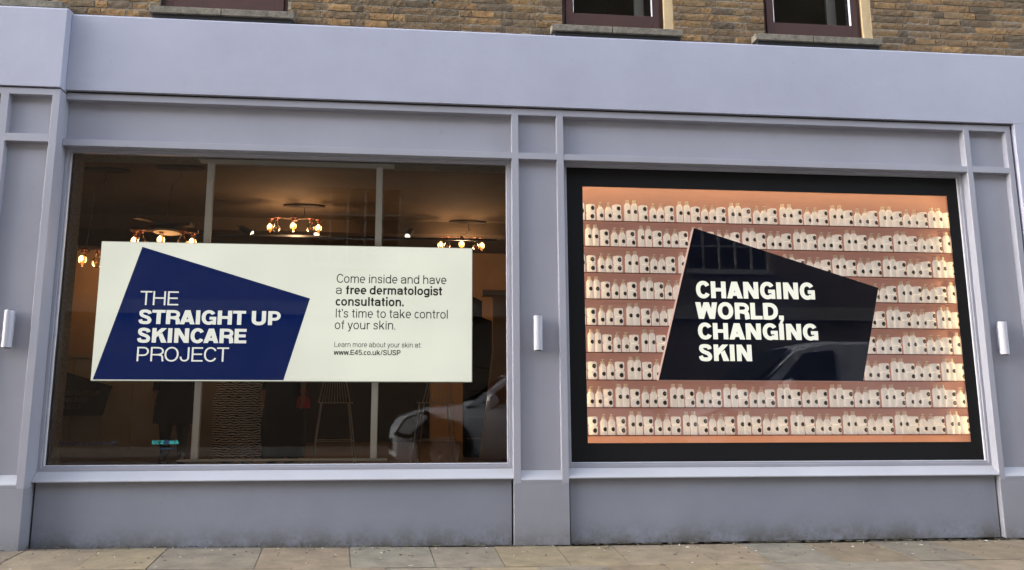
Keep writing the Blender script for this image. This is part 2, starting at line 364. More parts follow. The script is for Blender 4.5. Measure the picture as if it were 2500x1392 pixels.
# stone sills of the upper windows, each laid in two lengths, and the windows themselves
def usill(x0, x1, xm):
    s = MB()
    for a, b_ in ((x0, xm-.003), (xm+.003, x1)):
        s.solid([(a, -.025, 4.724), (b_, -.025, 4.724), (b_, .2, 4.724), (a, .2, 4.724), (a, -.025, 4.790), (b_, -.025, 4.790), (b_, .2, 4.802), (a, .2, 4.802)],
            [(0,1,5,4),(1,2,6,5),(2,3,7,6),(3,0,4,7),(4,5,6,7),(3,2,1,0)])
    return s
def upper(x0, x1, name, kind, sx):
    f = MB(); z0, z1 = 4.80, 6.2; y0 = .12
    xr = x1-.085 if kind == 'glass' else x1          # right jamb leaves a cream strip
    f.box(x0+.005, x0+.04, y0, .2, z0, z1); f.box(xr-.04, xr-.004, y0, .2, z0, z1); f.box(x0+.04, xr-.04, y0, .2, z0, z0+.03)
    wf = f.build('upper_window', M['maroon'], B, bevel=.003); tag(wf, 'maroon framed upper window' if kind == 'glass' else 'upper window opening closed by a plain maroon panel')
    s = MB(); s.box(x0+.043, x0+.115, y0-.015, .17, z0+.033, z1); s.box(xr-.115, xr-.043, y0-.015, .17, z0+.033, z1); s.box(x0+.115, xr-.115, y0-.015, .17, z0+.033, z0+.185)
    if kind == 'glass':
        s.build('sash', M['maroon'], wf, bevel=.004)
        MB().box(x0+.115, x0+.119, .10, .13, z0+.185, z1).build('glazing_bead', M['pale'], wf); MB().box(xr-.119, xr-.115, .10, .13, z0+.185, z1).build('glazing_bead', M['pale'], wf)
        sheet('pane', M['glass2'], x0+.117, xr-.117, .137, z0+.18, z1, wf)
        MB().box(xr, x1, .09, .2, z0-.003, z1).build('reveal', M['cream'], wf)
        rm = MB(); rm.box(x0, x1, 2.4, 2.5, z0, z1+1); rm.box(x0-.3, x0, .25, 2.5, z0, z1+1); rm.box(x1, x1+.3, .25, 2.5, z0, z1+1); rm.build('room_wall', mat('upstairs_wall', (.05, .042, .03), .9), wf)
        MB().box(x0+.12, xr-.12, .30, .34, z0+.235, z0+.25).build('window_board', M['pole'], wf)
        MB().box(xr-.22, xr-.12, .34, .37, z0+.05, z1).build('curtain', M['white'], wf)
    else:
        s.box(x0+.115, xr-.115, y0+.005, .16, z0+.185, z1); s.build('panel', M['maroon'], wf, bevel=.004)
    return wf
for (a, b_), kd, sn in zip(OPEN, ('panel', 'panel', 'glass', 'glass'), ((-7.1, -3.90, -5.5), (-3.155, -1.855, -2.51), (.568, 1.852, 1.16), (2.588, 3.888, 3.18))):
    wf = upper(a, b_, '', kd, sn); usill(*sn).build('stone_sill', M['stone'], wf, bevel=.006); MB().box(sn[0]+.03, sn[1]-.02, -.001, .08, 4.686, 4.7235).build('sill_shade_strip', M['gap'], wf)  # dark strip painted in as the shade under each sill's overhang
MB().tube([(-.57, .05, 5.06), (-.57, .03, 4.985), (-.57, .0, 4.96)], .012).build('pipe_end', M['darkm'], B, smooth=True)

# fascia
fa = MB()
def fas(x0, x1, y, z0):
    fa.xprism([(y, z0), (y, FT-.024), (y+.003, FT-.021), (y+.034, FT+.004), (.073, FT+.012), (.30, FT+.012), (.30, z0)], x0, x1)
fas(-3.81, 20, -.03, 3.948); fas(-6, -3.812, -.125, 3.93)
fa.box(5.19, 20, -.03, .30, 0, 3.947)                       # the render wraps down the right-hand pier
o = fa.build('fascia', M['fascia'], B, bevel=.002)
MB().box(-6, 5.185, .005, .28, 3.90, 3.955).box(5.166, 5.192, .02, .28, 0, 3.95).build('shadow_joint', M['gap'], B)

# timber frame: head rail, transom, long recessed panels
tb = MB()
for a, b_ in ((-3.81, .177), (.663, 4.672)): tb.box(a, b_, 0, .10, 3.872, 3.932); tb.box(a, b_, .001, .10, 3.446, 3.503)
tb.build('frieze_rail', M['timber'], B, bevel=.002)
MB().box(-3.81, .177, .07, .11, 3.503, 3.872).box(.663, 4.672, .07, .11, 3.503, 3.872).build('frieze_panel', M['timber'], B)

def pilaster(xa, xb, sw, y, lab, xpa=None, xpb=None):
    """stiles, rail and plinth in one frame; recessed panels and a splayed foot behind it"""
    p = MB(); zt = 3.932
    e = .0015
    p.box(xa, xa+sw, y-e, .12, .52, zt+e); p.box(xb-sw, xb, y-e, .12, .52, zt+e)
    p.box(xa+sw, xb-sw, y-e, .12, 3.872, zt+e); p.box(xa+sw, xb-sw, y-e, .12, 3.445, 3.503)
    o = p.build('pilaster', M['timber'], B, bevel=.002); o['label'] = lab
    MB().box(xa+sw, xb-sw, y+.055, .11, .60, 3.445).box(xa+sw, xb-sw, y+.055, .11, 3.503, 3.872).build('pilaster_panel', M['timber'], o)
    MB().xprism([(y-e, .548), (y+.003, .556), (y+.056, .625), (.11, .625), (.11, .548)], xa+sw, xb-sw).build('panel_sill', M['sillp'], o)
    pl = MB().box(xa, xb, y-e, .12, 0.0, .519); pl.box(xa+sw, xb-sw, y-e, .12, .519, .548)
    pl.build('plinth', M['plinth'], o, bevel=.003)
    return o
pilaster(.177, .663, .062, 0, 'middle pilaster between the two display windows')
pilaster(4.672, 5.166, .055, 0, 'right-hand pilaster beside the product display window')
p = MB()
y = -.11
p.box(-3.875, -3.812, y, .12, .52, 3.917); p.box(-4.30, -4.235, y, .12, .52, 3.917); p.box(-4.235, -3.875, y, .12, 3.86, 3.917); p.box(-4.235, -3.875, y, .12, 3.436, 3.503)
p.box(-6, -4.30, y, .12, 3.86, 3.917); p.box(-6, -4.30, y, .12, 3.436, 3.503)
o = p.build('pilaster', M['timber'], B, bevel=.002); o['label'] = 'left-hand pilaster standing forward of the shopfront'
MB().box(-4.235, -3.875, y+.06, .11, .60, 3.436).box(-4.235, -3.875, y+.06, .11, 3.503, 3.86).box(-6, -4.335, y+.06, .11, 3.503, 3.86).build('pilaster_panel', M['timber'], o)
MB().xprism([(y, .548), (y+.003, .556), (y+.061, .625), (.11, .625), (.11, .548)], -4.235, -3.875).build('panel_sill', M['sillp'], o)
MB().box(-4.30, -3.812, y, .12, 0, .519).box(-4.235, -3.875, y, .12, .519, .548).build('plinth', M['plinth'], o, bevel=.003)
MB().box(-6, -4.301, .10, .2, 0, 3.436).build('side_door', M['darkm'], B)

# display windows
def shopwin(x0, x1, lab):       # x0..x1 between the pilasters
    f = MB(); g0, g1, zb, zt = x0+.04, x1-.04, .685, 3.412
    # outer frame moulding, stepped
    for (a, b_, c, d, yy) in ((x0, x1, .640, 3.446, .075), ):
        f.box(x0, g0-.012, yy, .14, .64, 3.446); f.box(g1+.012, x1, yy, .14, .64, 3.446)
        f.box(g0-.012, g1+.012, yy, .14, .64, .668); f.box(g0-.012, g1+.012, yy, .14, 3.424, 3.446)
    f.box(g0-.012, g0, .088, .135, .668, 3.424); f.box(g1, g1+.012, .088, .135, .668, 3.424); f.box(g0, g1, .088, .135, .668, .682); f.box(g0, g1, .088, .135, zt, 3.424)
    wn = f.build('display_window', M['timber'], B, bevel=.002); wn['label'] = lab
    MB().box(g0, g0+.004, .10, .12, .682, zt).box(g1-.004, g1, .10, .12, .682, zt).box(g0+.004, g1-.004, .10, .12, .682, .686).build('glazing_seal', M['pale'], wn)
    sheet('pane', M['glass'], g0+.002, g1-.002, .112, .684, zt+.004, wn)
    MB().xprism([(-.004, .556), (-.004, .566), (.078, .640), (.14, .640), (.14, .556)], x0, x1).build('window_sill', M['sillp'], wn, bevel=.0015)
    MB().box(x0+.014, x1-.014, .042, .2, 0, .553).build('stall_riser', M['riser'], wn, bevel=.003)
    MB().box(x0, x1, .06, .19, 0.002, .55).build('riser_joint', M['gap'], wn)
    return wn
shopwin(-3.8105, .177, 'left display window with the clear view into the shop')
shopwin(.663, 4.672, 'right display window with the black surround')
# structural wall hidden behind the timber
MB().box(-19.7, 20, .3, .5, 3.46, 4.44).box(-19.7, -3.83, .3, .5, 0, 3.46).box(5.2, 20, .3, .5, 0, 3.46).box(-3.83, 5.2, .2, .5, 0, .46).build('front_wall', M['mortar'], B)

# ---------------------------------------------------------------- wall lights
wl = thing('wall_light', 'silver cylinder wall light on the left-hand pilaster', 'wall light', (-4.055, -.05, 1.655), 'cylinder wall lights on the pilasters')
MB().lathe([(.036, 0), (.039, .003), (.039, .307), (.036, .31)], 28, (0, -.052, 0)).build('lamp_body', M['metal'], wl, smooth=True)
MB().lathe([(.03, -.006), (.03, .0)], 20, (0, -.052, 0)).build('lamp_lens', M['darkm'], wl)
MB().lathe([(.03, .31), (.03, .316)], 20, (0, -.052, 0)).build('lamp_cap', M['darkm'], wl)
MB().box(-.022, .022, -.025, -.0005, .05, .26).build('bracket', M['metal'], wl, bevel=.002)
dup(wl, (.404, .055, 1.672), 'silver cylinder wall light on the middle pilaster')
dup(wl, (4.857, .055, 1.665), 'silver cylinder wall light on the right-hand pilaster')

# ---------------------------------------------------------------- lettering
def strokes(pts, w):
    """ribbon of width w along a polyline, mitred"""
    pts = [Vector((p[0], p[1])) for p in pts]; n = len(pts); L, Rr = [], []
    for i, p in enumerate(pts):
        a = (pts[i]-pts[i-1]).normalized() if i else (pts[1]-pts[0]).normalized()
        b = (pts[i+1]-pts[i]).normalized() if i < n-1 else a
        na, nb = Vector((-a.y, a.x)), Vector((-b.y, b.x)); m_ = (na+nb)
        m_ = m_.normalized(); k = 1/max(.35, m_.dot(na)); L.append(p+m_*w/2*k); Rr.append(p-m_*w/2*k)
    return [[L[i], Rr[i], Rr[i+1], L[i+1]] for i in range(n-1)]
def arc(cx, cy, rx, ry, a0, a1, n=14, e=2.25):
    out = []
    for i in range(n+1):
        a = R(a0+(a1-a0)*i/n); c, s = math.cos(a), math.sin(a)
        out.append((cx+rx*math.copysign(abs(c)**(2/e), c), cy+ry*math.copysign(abs(s)**(2/e), s)))
    return out
def crom(P, n=6):
    P = [Vector(p) for p in P]; out = []
    Q = [P[0]*2-P[1]]+P+[P[-1]*2-P[-2]]
    for i in range(1, len(Q)-2):
        for k in range(n):
            t = k/n; a, b, c, d = Q[i-1:i+3]
            out.append(.5*((2*b)+(c-a)*t+(2*a-5*b+4*c-d)*t*t+(3*b-a-3*c+d)*t**3))
    out.append(P[-1]); return [(p.x, p.y) for p in out]
def glyph(ch, w):
    bold = w > .18; h = w*.82 if bold else w      # horizontals thinner in the heavy cut
    l = w/2; t = 1-h/2; b = h/2; P = []
    def V(x, y0=0, y1=1): P.append([Vector((x-w/2, y0)), Vector((x+w/2, y0)), Vector((x+w/2, y1)), Vector((x-w/2, y1))])
    def Hh(x0, x1, y): P.append([Vector((x0, y-h/2)), Vector((x1, y-h/2)), Vector((x1, y+h/2)), Vector((x0, y+h/2))])
    def poly(*q): P.append([Vector(p) for p in q])
    def S(pts, ww=None): P.extend(strokes(pts, ww or (w+h)/2))
    W = {'H': .78, 'T': .72, 'E': .66, 'I': w, 'L': .62, 'N': .79, 'A': .80, 'K': .80, 'R': .78, 'P': .70, 'D': .79, 'U': .78, 'J': .56, 'O': .84, 'C': .79, 'G': .82, 'S': .74, 'W': 1.12, ',': w, ' ': .30, 'Z': .68, 'M': .92, 'X': .78, 'B': .74}[ch]
    if bold: W = {'A': .88, 'W': 1.22, 'K': .86, 'H': .84, 'N': .85, 'U': .84, 'R': .82, 'D': .84, 'C': .83, 'G': .86, 'E': .69, 'S': .78, 'P': .76, 'O': .88, 'L': .66, 'T': .76}.get(ch, W)
    r = W-w/2; wa = w*1.1
    if ch == 'H': V(l); V(r); Hh(l, r, .51)
    elif ch == 'T': Hh(0, W, t); V(W/2, 0, 1-h/2)
    elif ch == 'E': V(l); Hh(l, W, t); Hh(l, W-.04, .51); Hh(l, W+.01, b)
    elif ch == 'I': V(l)
    elif ch == 'L': V(l); Hh(l, W, b)
    elif ch == 'Z': Hh(0, W, t); Hh(0, W, b); poly((0, h*.6), (w*1.3, h*.6), (W, 1-h*.6), (W-w*1.3, 1-h*.6))
    elif ch == 'M': V(l); V(r); poly((0, 1), (wa, 1), (W/2+wa*.4, 0), (W/2-wa*.4, 0)); poly((W, 1), (W-wa, 1), (W/2-wa*.4, 0), (W/2+wa*.4, 0))
    elif ch == 'N': V(l); V(r); poly((0, 1), (w*1.12, 1), (W, 0), (W-w*1.12, 0))
    elif ch == 'A':
        k = .56 if bold else .5
        poly((0, 0), (wa, 0), (W/2+wa*k, 1), (W/2-wa*k, 1)); poly((W, 0), (W-wa, 0), (W/2-wa*k, 1), (W/2+wa*k, 1)); Hh(W*.22, W*.78, .28 if not bold else .26)
    elif ch == 'W':
        q = W/4
        for x0, x1 in ((0, q), (2*q, q), (2*q, 3*q), (4*q, 3*q)):
            poly((x0-(wa*.5 if x0 == 2*q else 0 if x0 == 0 else wa), 1), (x0+(wa*.5 if x0 == 2*q else wa if x0 == 0 else 0), 1), (x1+wa*.5, 0), (x1-wa*.5, 0))
    elif ch == 'K':
        V(l); x1 = W-.03; s = .68/(x1-w)
        poly((w*.9, .32), (x1, 1), (x1-1.3*w, 1), (w*.9, .32+1.3*w*s)); poly((W-1.3*w, 0), (W, 0), (w+.16+w*.75, .66), (w+.16-w*.12, .50))
    elif ch == 'B':
        V(l)
        for y0, y1 in ((.51, t), (b, .51)): S([(l, y1)]+arc(W*.5, (y0+y1)/2, r-W*.5, (y1-y0)/2, 90, -90, 12, 2.1)+[(l, y0)], h)
    elif ch in 'RP':
        yb = .46 if ch == 'R' else .42; V(l); mid = (t+yb)/2; ry = (t-yb)/2
        S([(l, t)]+arc(W*.52, mid, r-W*.52, ry, 90, -90, 14, 2.1)+[(l, yb)], h)
        if ch == 'R': S(crom([(W*.5, yb), (r-.09, yb-.05), (r-.02, .28), (r-.01, .12), (r+.015, 0)], 5), w*.98)
    elif ch == 'D': V(l); S([(l, t)]+arc(W*.42, .5, r-W*.42, t-.5, 90, -90, 22, 2.15)+[(l, b)], (h+w)/2)
    elif ch == 'U': S([(l, 1)]+arc(W/2, .36, r-W/2, .36-b, 180, 360, 18, 2.3)+[(r, 1)], w)
    elif ch == 'J': S([(r, 1)]+arc(W/2, .30, r-W/2, .30-b, 360, 180, 16, 2.2)+[(l, .33)], w)
    elif ch == 'O': S(arc(W/2, .5, r-W/2, t-.5+.012, 90, 450, 40, 2.15))
    elif ch == 'C': S(arc(W/2, .5, r-W/2, t-.5+.012, 32, 328, 34, 2.15))
    elif ch == 'G': S(arc(W/2, .5, r-W/2, t-.5+.012, 34, 318, 32, 2.15)); Hh(W*.55, W, .47-h*.1); poly((W-w*.82, 0), (W, 0), (W, .47), (W-w*.82, .47))
    elif ch == 'S':
        c = W/2; S(crom([(r-.01, .715), (r-.06, .85), (c, t+.012), (l+.07, .87), (l+.03, .73), (l+.10, .60), (c, .515), (r-.09, .43), (r-.005, .28), (r-.07, .12), (c, b-.012), (l+.06, .13), (l, .30)], 5), (w+h)/2*.97)
    elif ch == ',': V(l, 0, w*.95); poly((w*.42, 0), (w, 0), (w*.55, -.26), (w*.1, -.26), (w*.1, -.18))
    return P, W
def low(ch, w):
    """lower case, digits and points; heights in cap heights"""
    bold = w > .13; h = w*.88 if bold else w*.95; l = w/2; X = .735; t = X-h/2; b = h/2; P = []; q = (w+h)/2; B_ = .05 if bold else 0
    def V(x, y0=0, y1=X): P.append([Vector((x-w/2, y0)), Vector((x+w/2, y0)), Vector((x+w/2, y1)), Vector((x-w/2, y1))])
    def Hh(x0, x1, y): P.append([Vector((x0, y-h/2)), Vector((x1, y-h/2)), Vector((x1, y+h/2)), Vector((x0, y+h/2))])
    def poly(*z): P.append([Vector(p) for p in z])
    def S(pts, ww=None): P.extend(strokes(pts, ww or q))
    W = {'a': .60, 'b': .62, 'c': .56, 'd': .62, 'e': .60, 'f': .34, 'g': .62, 'h': .58, 'i': w, 'k': .58, 'l': w, 'm': .92, 'n': .58, 'o': .62, 'p': .62, 'r': .36, 's': .54, 't': .34, 'u': .58, 'v': .58, 'w': .86, 'y': .58, '.': w*1.1, ':': w*1.1, '/': .36, "'": w, '4': .62, '5': .60}[ch]
    if len(ch) and W > .3: W += B_
    r = W-l; wa = w*1.06; c = W/2; m = X/2
    if ch in 'bdpgoq': S(arc(c, m, r-c, t-m+.008, 90, 450, 28, 2.15))
    if ch == 'b': V(l, 0, 1)
    elif ch == 'd': V(r, 0, 1)
    elif ch == 'p': V(l, -.28, X)
    elif ch == 'g': V(r, -.02, X); S([(r, 0)]+arc(c, -.04, r-c, .22-h/2, 0, -150, 12, 2.1))
    elif ch == 'c': S(arc(c, m, r-c, t-m+.008, 42, 318, 24, 2.15))
    elif ch == 'e': S(arc(c, m, r-c, t-m+.008, -6, 310, 28, 2.15)[1:]); Hh(l, r+l*.9, m-.005)
    elif ch == 'a':
        V(r, .0, .52); S([(l+.03, .52)]+arc(c, .52, r-c, t-.52, 168, 0, 12, 2.1)); S(crom([(r, .43), (c+.03, .415), (l+.07, .37), (l, .215), (l+.06, b+.045), (c-.02, b), (r-.05, b+.06), (r, .24)], 4))
    elif ch == 'f': V(.17+B_*.3); S([(.17+B_*.3, X)]+arc(.17+B_*.3+.15, .80, .15, .2-h/2, 180, 96, 8, 2.0)); Hh(0, W-.01, t)
    elif ch == 't': V(.16+B_*.3, .14, .93); S([(.16+B_*.3, .16)]+arc(.16+B_*.3+.13, .15, .13, .15-b, 180, 280, 8, 2.0)); Hh(0, W-.01, t)
    elif ch in 'hn': V(l, 0, 1 if ch == 'h' else X); S(arc(c+.01, X-.25, r-c-.01, .25-h/2+.006, 175, 0, 14, 2.1)+[(r, 0)])
    elif ch == 'm':
        V(l)
        for x0, x1 in ((l, W/2), (W/2, r)): S(arc((x0+x1)/2+.01, X-.22, (x1-x0)/2-.01, .22-h/2+.006, 175, 0, 12, 2.1)+[(x1, 0)])
    elif ch == 'u': V(r); S([(l, X)]+arc(c-.01, .25, c-.01-l, .25-b+.006, 180, 355, 14, 2.1))
    elif ch == 'i': V(l); V(l, .86, .86+w)
    elif ch == 'l': V(l, 0, 1)
    elif ch == 'k': V(l, 0, 1); s_ = (X-.22)/(W-w); poly((w*.9, .20), (W-.02, X), (W-.02-1.3*w, X), (w*.9, .20+1.3*w*s_)); poly((W-1.25*w, 0), (W, 0), (w+.10+w*.85, .50), (w+.10, .36))
    elif ch == 'r': V(l); S(crom([(l, X-.30), (l+.04, X-.14), (l+.12, t-.03), (W, t)], 4))
    elif ch == 's': S([(x*W/.74, y*X) for x, y in crom([(.66, .70), (.58, .86), (.37, .94), (.15, .86), (.11, .71), (.20, .59), (.37, .52), (.56, .44), (.63, .28), (.56, .12), (.37, .06), (.14, .13), (.08, .29)], 4)])
    elif ch in 'vy':
        poly((0, X), (wa, X), (c+wa/2, 0), (c-wa/2, 0)); poly((W, X), (W-wa, X), (c-wa/2, 0), (c+wa/2, 0))
        if ch == 'y': S([(c+.01, .03), (c-.05, -.12), (c-.10, -.2), (c-.22, -.225)], q)
    elif ch == 'w':
        k = W/4
        for x0, x1 in ((0, k), (2*k, k), (2*k, 3*k), (4*k, 3*k)):
            poly((x0-(wa*.5 if x0 == 2*k else 0 if x0 == 0 else wa), X), (x0+(wa*.5 if x0 == 2*k else wa if x0 == 0 else 0), X), (x1+wa*.5, 0), (x1-wa*.5, 0))
    elif ch == '.': V(l, 0, w*1.1)
    elif ch == ':': V(l, 0, w*1.1); V(l, X-w*1.1, X)
    elif ch == "'": V(l, .80, 1.0); poly((0, .80), (w, .80), (w*.25, .66), (0, .66))
    elif ch == '/': poly((0, -.02), (w*.8, -.02), (W, 1.02), (W-w*.8, 1.02))
    elif ch == '4': V(W*.72, 0, 1); Hh(0, W, .25); poly((0, .21), (0, .33), (W*.72-w*.3, 1), (W*.72+w*.4, 1), (W*.72-w*.2, .82), (w*.7, .21))
    elif ch == '5': Hh(l, W-.04, 1-h/2); poly((w*.15+.04, 1), (w*1.05+.04, 1), (w*.95, .46), (0, .46)); S([(l+.01, .47)]+arc(c, .335, r-c, .335-b, 130, -150, 20, 2.1))
    return P, W
def lettering(name, text, x0, x1, base, cap, w, y, m, parent, depth=.003, gap=.075):
    s = MB(); x = 0; items = []
    def bear(ch):
        st = .045 if w > .18 else .03
        L_, R_ = 0, 0
        if ch in 'HIINMEFLDRPBKbhiklmnpruU': L_ = st
        if ch in 'HINMUJdhilmnqua': R_ = st
        if ch == 'C': R_ = -.07
        if ch == 'c': R_ = -.06
        if ch in 'TAWvwy': L_ = R_ = -.03
        if ch in 'LKRr': R_ = -.03
        return L_, R_
    for ch in text:
        L_, R_ = bear(ch); x += L_
        P, W = (low if ch in "abcdefghiklmnoprstuvwy.:/'45" else glyph)(ch, w); items.append((x, P)); x += W+R_+gap*(0 if ch == ' ' else 1)
    tot = x-gap; k = (x1-x0)/tot; i = 0
    for gx, P in items:
        if not P and s.v: s.build(name, m, parent); s = MB()
        for q in P:
            pts = [(x0+(gx+v.x)*k, y-depth-i*2e-5, base+v.y*cap) for v in q]; i += 1
            n = len(pts); back = [(p_[0], y, p_[2]) for p_ in pts]
            s.solid(pts+back, [tuple(range(n))]+[(a, (a+1) % n, (a+1) % n+n, a+n) for a in range(n)])
    return s.build(name, m, parent)
# ---------------------------------------------------------------- hanging lightbox sign (left window)
Mbox = emit('lightbox_face', (.80, .82, .71), .86*EM)
def uneven(m, base, amt, sc=1.3):       # tubes behind the diffuser never light it quite evenly
    t = m.node_tree; b = t.nodes['Principled BSDF']; tc = t.nodes.new('ShaderNodeTexCoord'); n = t.nodes.new('ShaderNodeTexNoise'); n.inputs['Scale'].default_value = sc; n.inputs['Detail'].default_value = 1
    r = t.nodes.new('ShaderNodeMapRange'); r.inputs[1].default_value = .3; r.inputs[2].default_value = .7; r.inputs[3].default_value = base*(1-amt); r.inputs[4].default_value = base*(1+amt)
    t.links.new(tc.outputs['Object'], n.inputs[0]); t.links.new(n.outputs[0], r.inputs[0]); t.links.new(r.outputs[0], b.inputs['Emission Strength'])
uneven(Mbox, .88*EM, .07); Mnavy = emit('navy_backlit', (.0, .0105, .080), .85*EM); Mlet = emit('letter_backlit', (.88, .89, .80), .85*EM)
Mink = mat('ink', (.012, .018, .035), .5)
LB = thing('hanging_sign', 'backlit white sign with a navy shape and lettering, on white poles in the left window', 'sign', (0, 0, 0))
MB().box(-3.512, -.172, .25, .262, 1.400, 2.640).build('light_panel', Mbox, LB)
MB().box(-3.52, -.164, .262, .33, 1.392, 2.648).build('sign_frame', M['white'], LB, bevel=.003)
MB().prism([(-3.156, 2.597), (-1.651, 2.146), (-1.859, 1.406), (-3.495, 1.406)], .2465, .2495).build('navy_shape', Mnavy, LB)
yt = .246
lettering('heading', 'THE', -3.137, -2.812, 2.068, .126, .098, yt, Mlet, LB)
lettering('heading', 'STRAIGHT UP', -3.146, -1.903, 1.899, .126, .24, yt, Mlet, LB, gap=.045)
lettering('heading', 'SKINCARE', -3.146, -2.201, 1.733, .129, .24, yt, Mlet, LB, gap=.045)
lettering('heading', 'PROJECT', -3.140, -2.350, 1.568, .126, .098, yt, Mlet, LB, gap=.09)
yt = .2485; LW, BW = .104, .185
for tx, a, b_, base, cp, ww, g_ in (('Come inside and have', -1.416, -.410, 2.296, .081, LW, .10), ('a', -1.420, -1.366, 2.191, .081, LW, .1), ('free dermatologist', -1.330, -.448, 2.191, .081, BW, .062),
        ('consultation.', -1.420, -.799, 2.084, .081, BW, .062), ("It's time to take control", -1.417, -.393, 1.975, .081, LW, .10), ('of your skin.', -1.421, -.874, 1.869, .081, LW, .10),
        ('Learn more about your skin at:', -1.420, -.635, 1.706, .047, LW, .10)):
    lettering('text_line', tx, a, b_, base, cp, ww, yt, Mink, LB, depth=.001, gap=g_)
lettering('web_address', 'www.E45.co.uk/SUSP', -1.421, -.822, 1.635, .047, .165, yt, Mink, LB, depth=.001, gap=.07)
for x in (-2.622, -1.052):
    MB().box(x-.030, x+.030, .335, .385, .712, 3.435).build('pole', M['pole'], LB, bevel=.006)
    MB().box(x-.045, x+.17, .33, .39, 2.64, 2.652).build('pole_clamp', M['white'], LB)
MB().box(-2.72, -.912, .27, .39, 3.437, 3.449).build('ceiling_rail', M['white'], LB, bevel=.002)
MB().box(-2.75, -.930, .27, .39, .698, .711).build('floor_rail', M['white'], LB, bevel=.002)

# ---------------------------------------------------------------- display case (right window)
CX0, CX1, CZ0, CZ1 = .862, 4.514, .852, 3.231
Mpink = mat('pink_board', (.46, .265, .215), .65, noise=.04, scale=3)
def fill_glow(m, col, s):  # adds emission to unlit boards and products so the case looks evenly lit
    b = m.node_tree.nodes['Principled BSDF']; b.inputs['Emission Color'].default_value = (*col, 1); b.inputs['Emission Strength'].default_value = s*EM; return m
fill_glow(Mpink, (.60, .33, .27), .19)
Mshelf = fill_glow(mat('shelf_board', (.46, .265, .215), .6), (.60, .33, .27), .17); Mlip = mat('shelf_lip', (.13, .05, .03), .6)
Mledge = emit('warm_led', (1, .70, .33), 17*EM)
DC = thing('display_case', 'black framed pink display case filling the right window, lit warm round its edges', 'display case')
bz = MB(); bz.box(.7075, CX0, .1095, .1112, .6865, 3.4115); bz.box(CX1, 4.6275, .1095, .1112, .6865, 3.4115); bz.box(CX0, CX1, .1095, .1112, CZ1, 3.4115); bz.box(CX0, CX1, .1095, .1112, .6865, CZ0)     # matt black film on the glass
bz.build('black_surround', M['black'], DC)
MB().box(.705, CX0-.03, .125, .14, .684, 3.41).box(CX1+.03, 4.63, .125, .14, .684, 3.41).box(CX0-.03, CX1+.03, .125, .14, CZ1+.03, 3.41).box(CX0-.03, CX1+.03, .125, .14, .684, CZ0-.03).build('case_front', M['black'], DC)
MB().box(CX0-.004, CX0, .121, .124, CZ0-.004, CZ1).box(CX1, CX1+.003, .121, .124, CZ0-.004, CZ1).box(CX0-.004, CX1+.003, .121, .124, CZ1, CZ1+.003).box(CX0, CX1, .121, .124, CZ0-.004, CZ0).build('edge_trim', mat('trim', (.55, .33, .24), .4), DC)
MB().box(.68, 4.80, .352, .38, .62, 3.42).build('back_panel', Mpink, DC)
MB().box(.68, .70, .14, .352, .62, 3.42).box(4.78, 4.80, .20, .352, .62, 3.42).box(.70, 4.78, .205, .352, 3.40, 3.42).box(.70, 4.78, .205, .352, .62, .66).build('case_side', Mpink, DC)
led = MB(); led.box(.74, .76, .145, .16, .75, 3.32); led.box(4.60, 4.62, .145, .16, .75, 3.32); led.box(.8, 4.56, .145, .16, 3.335, 3.355); led.box(.8, 4.56, .145, .16, .725, .745)
ledo = led.build('led_strip', Mledge, DC)
SHZ = [2.938, 2.688, 2.434, 2.182, 1.930, 1.679, 1.424, 1.170, .917]
for z in SHZ:
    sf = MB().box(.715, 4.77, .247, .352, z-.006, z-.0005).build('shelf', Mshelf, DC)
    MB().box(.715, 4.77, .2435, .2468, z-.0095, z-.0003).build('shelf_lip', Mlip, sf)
ORD = ['top', 'second', 'third', 'fourth', 'fifth', 'sixth', 'seventh', 'eighth', 'bottom']
# products -----------------------------------------------------------
Mplas = fill_glow(mat('white_plastic', (.74, .69, .60), .38, noise=.03, scale=3), (1, .95, .88), .34); Mcapm = fill_glow(mat('cap_plastic', (.66, .56, .44), .42), (1, .82, .62), .12)  # plastics given a slight glow, standing in for light on their fronts
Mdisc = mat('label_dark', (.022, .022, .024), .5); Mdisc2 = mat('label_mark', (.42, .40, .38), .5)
def disc(r, zc, rad, ang, mark):
    rad *= 1.08
    s = MB(); n = 20
    def pt(u, v, dr):
        a = ang+u/r; return ((r+dr)*math.sin(a), -(r+dr)*math.cos(a), zc+v)
    for k in range(3):
        r0, r1 = rad*k/3, rad*(k+1)/3
        for i in range(n):
            a0, a1 = 2*math.pi*i/n, 2*math.pi*(i+1)/n
            q = [pt(r0*math.cos(a0), r0*math.sin(a0), .0006), pt(r1*math.cos(a0), r1*math.sin(a0), .0006), pt(r1*math.cos(a1), r1*math.sin(a1), .0006), pt(r0*math.cos(a1), r0*math.sin(a1), .0006)]
            s.face(q if k else q[1:], 0)
    sh_ = {1: [(-.75, -.25), (.75, -.25), (.75, .12), (-.75, .12)], 2: [(-.6, -.45), (.6, -.45), (.55, .0), (.1, .0), (.25, .5), (-.1, .3)], 3: [(-.4, -.5), (.35, -.45), (.5, .2), (.1, .55), (-.2, .1), (-.5, .45)]}.get(mark)
    if sh_: s.face([pt(u*rad, v*rad, .0011) for u, v in sh_], 1)
    return s
LA = R(15)
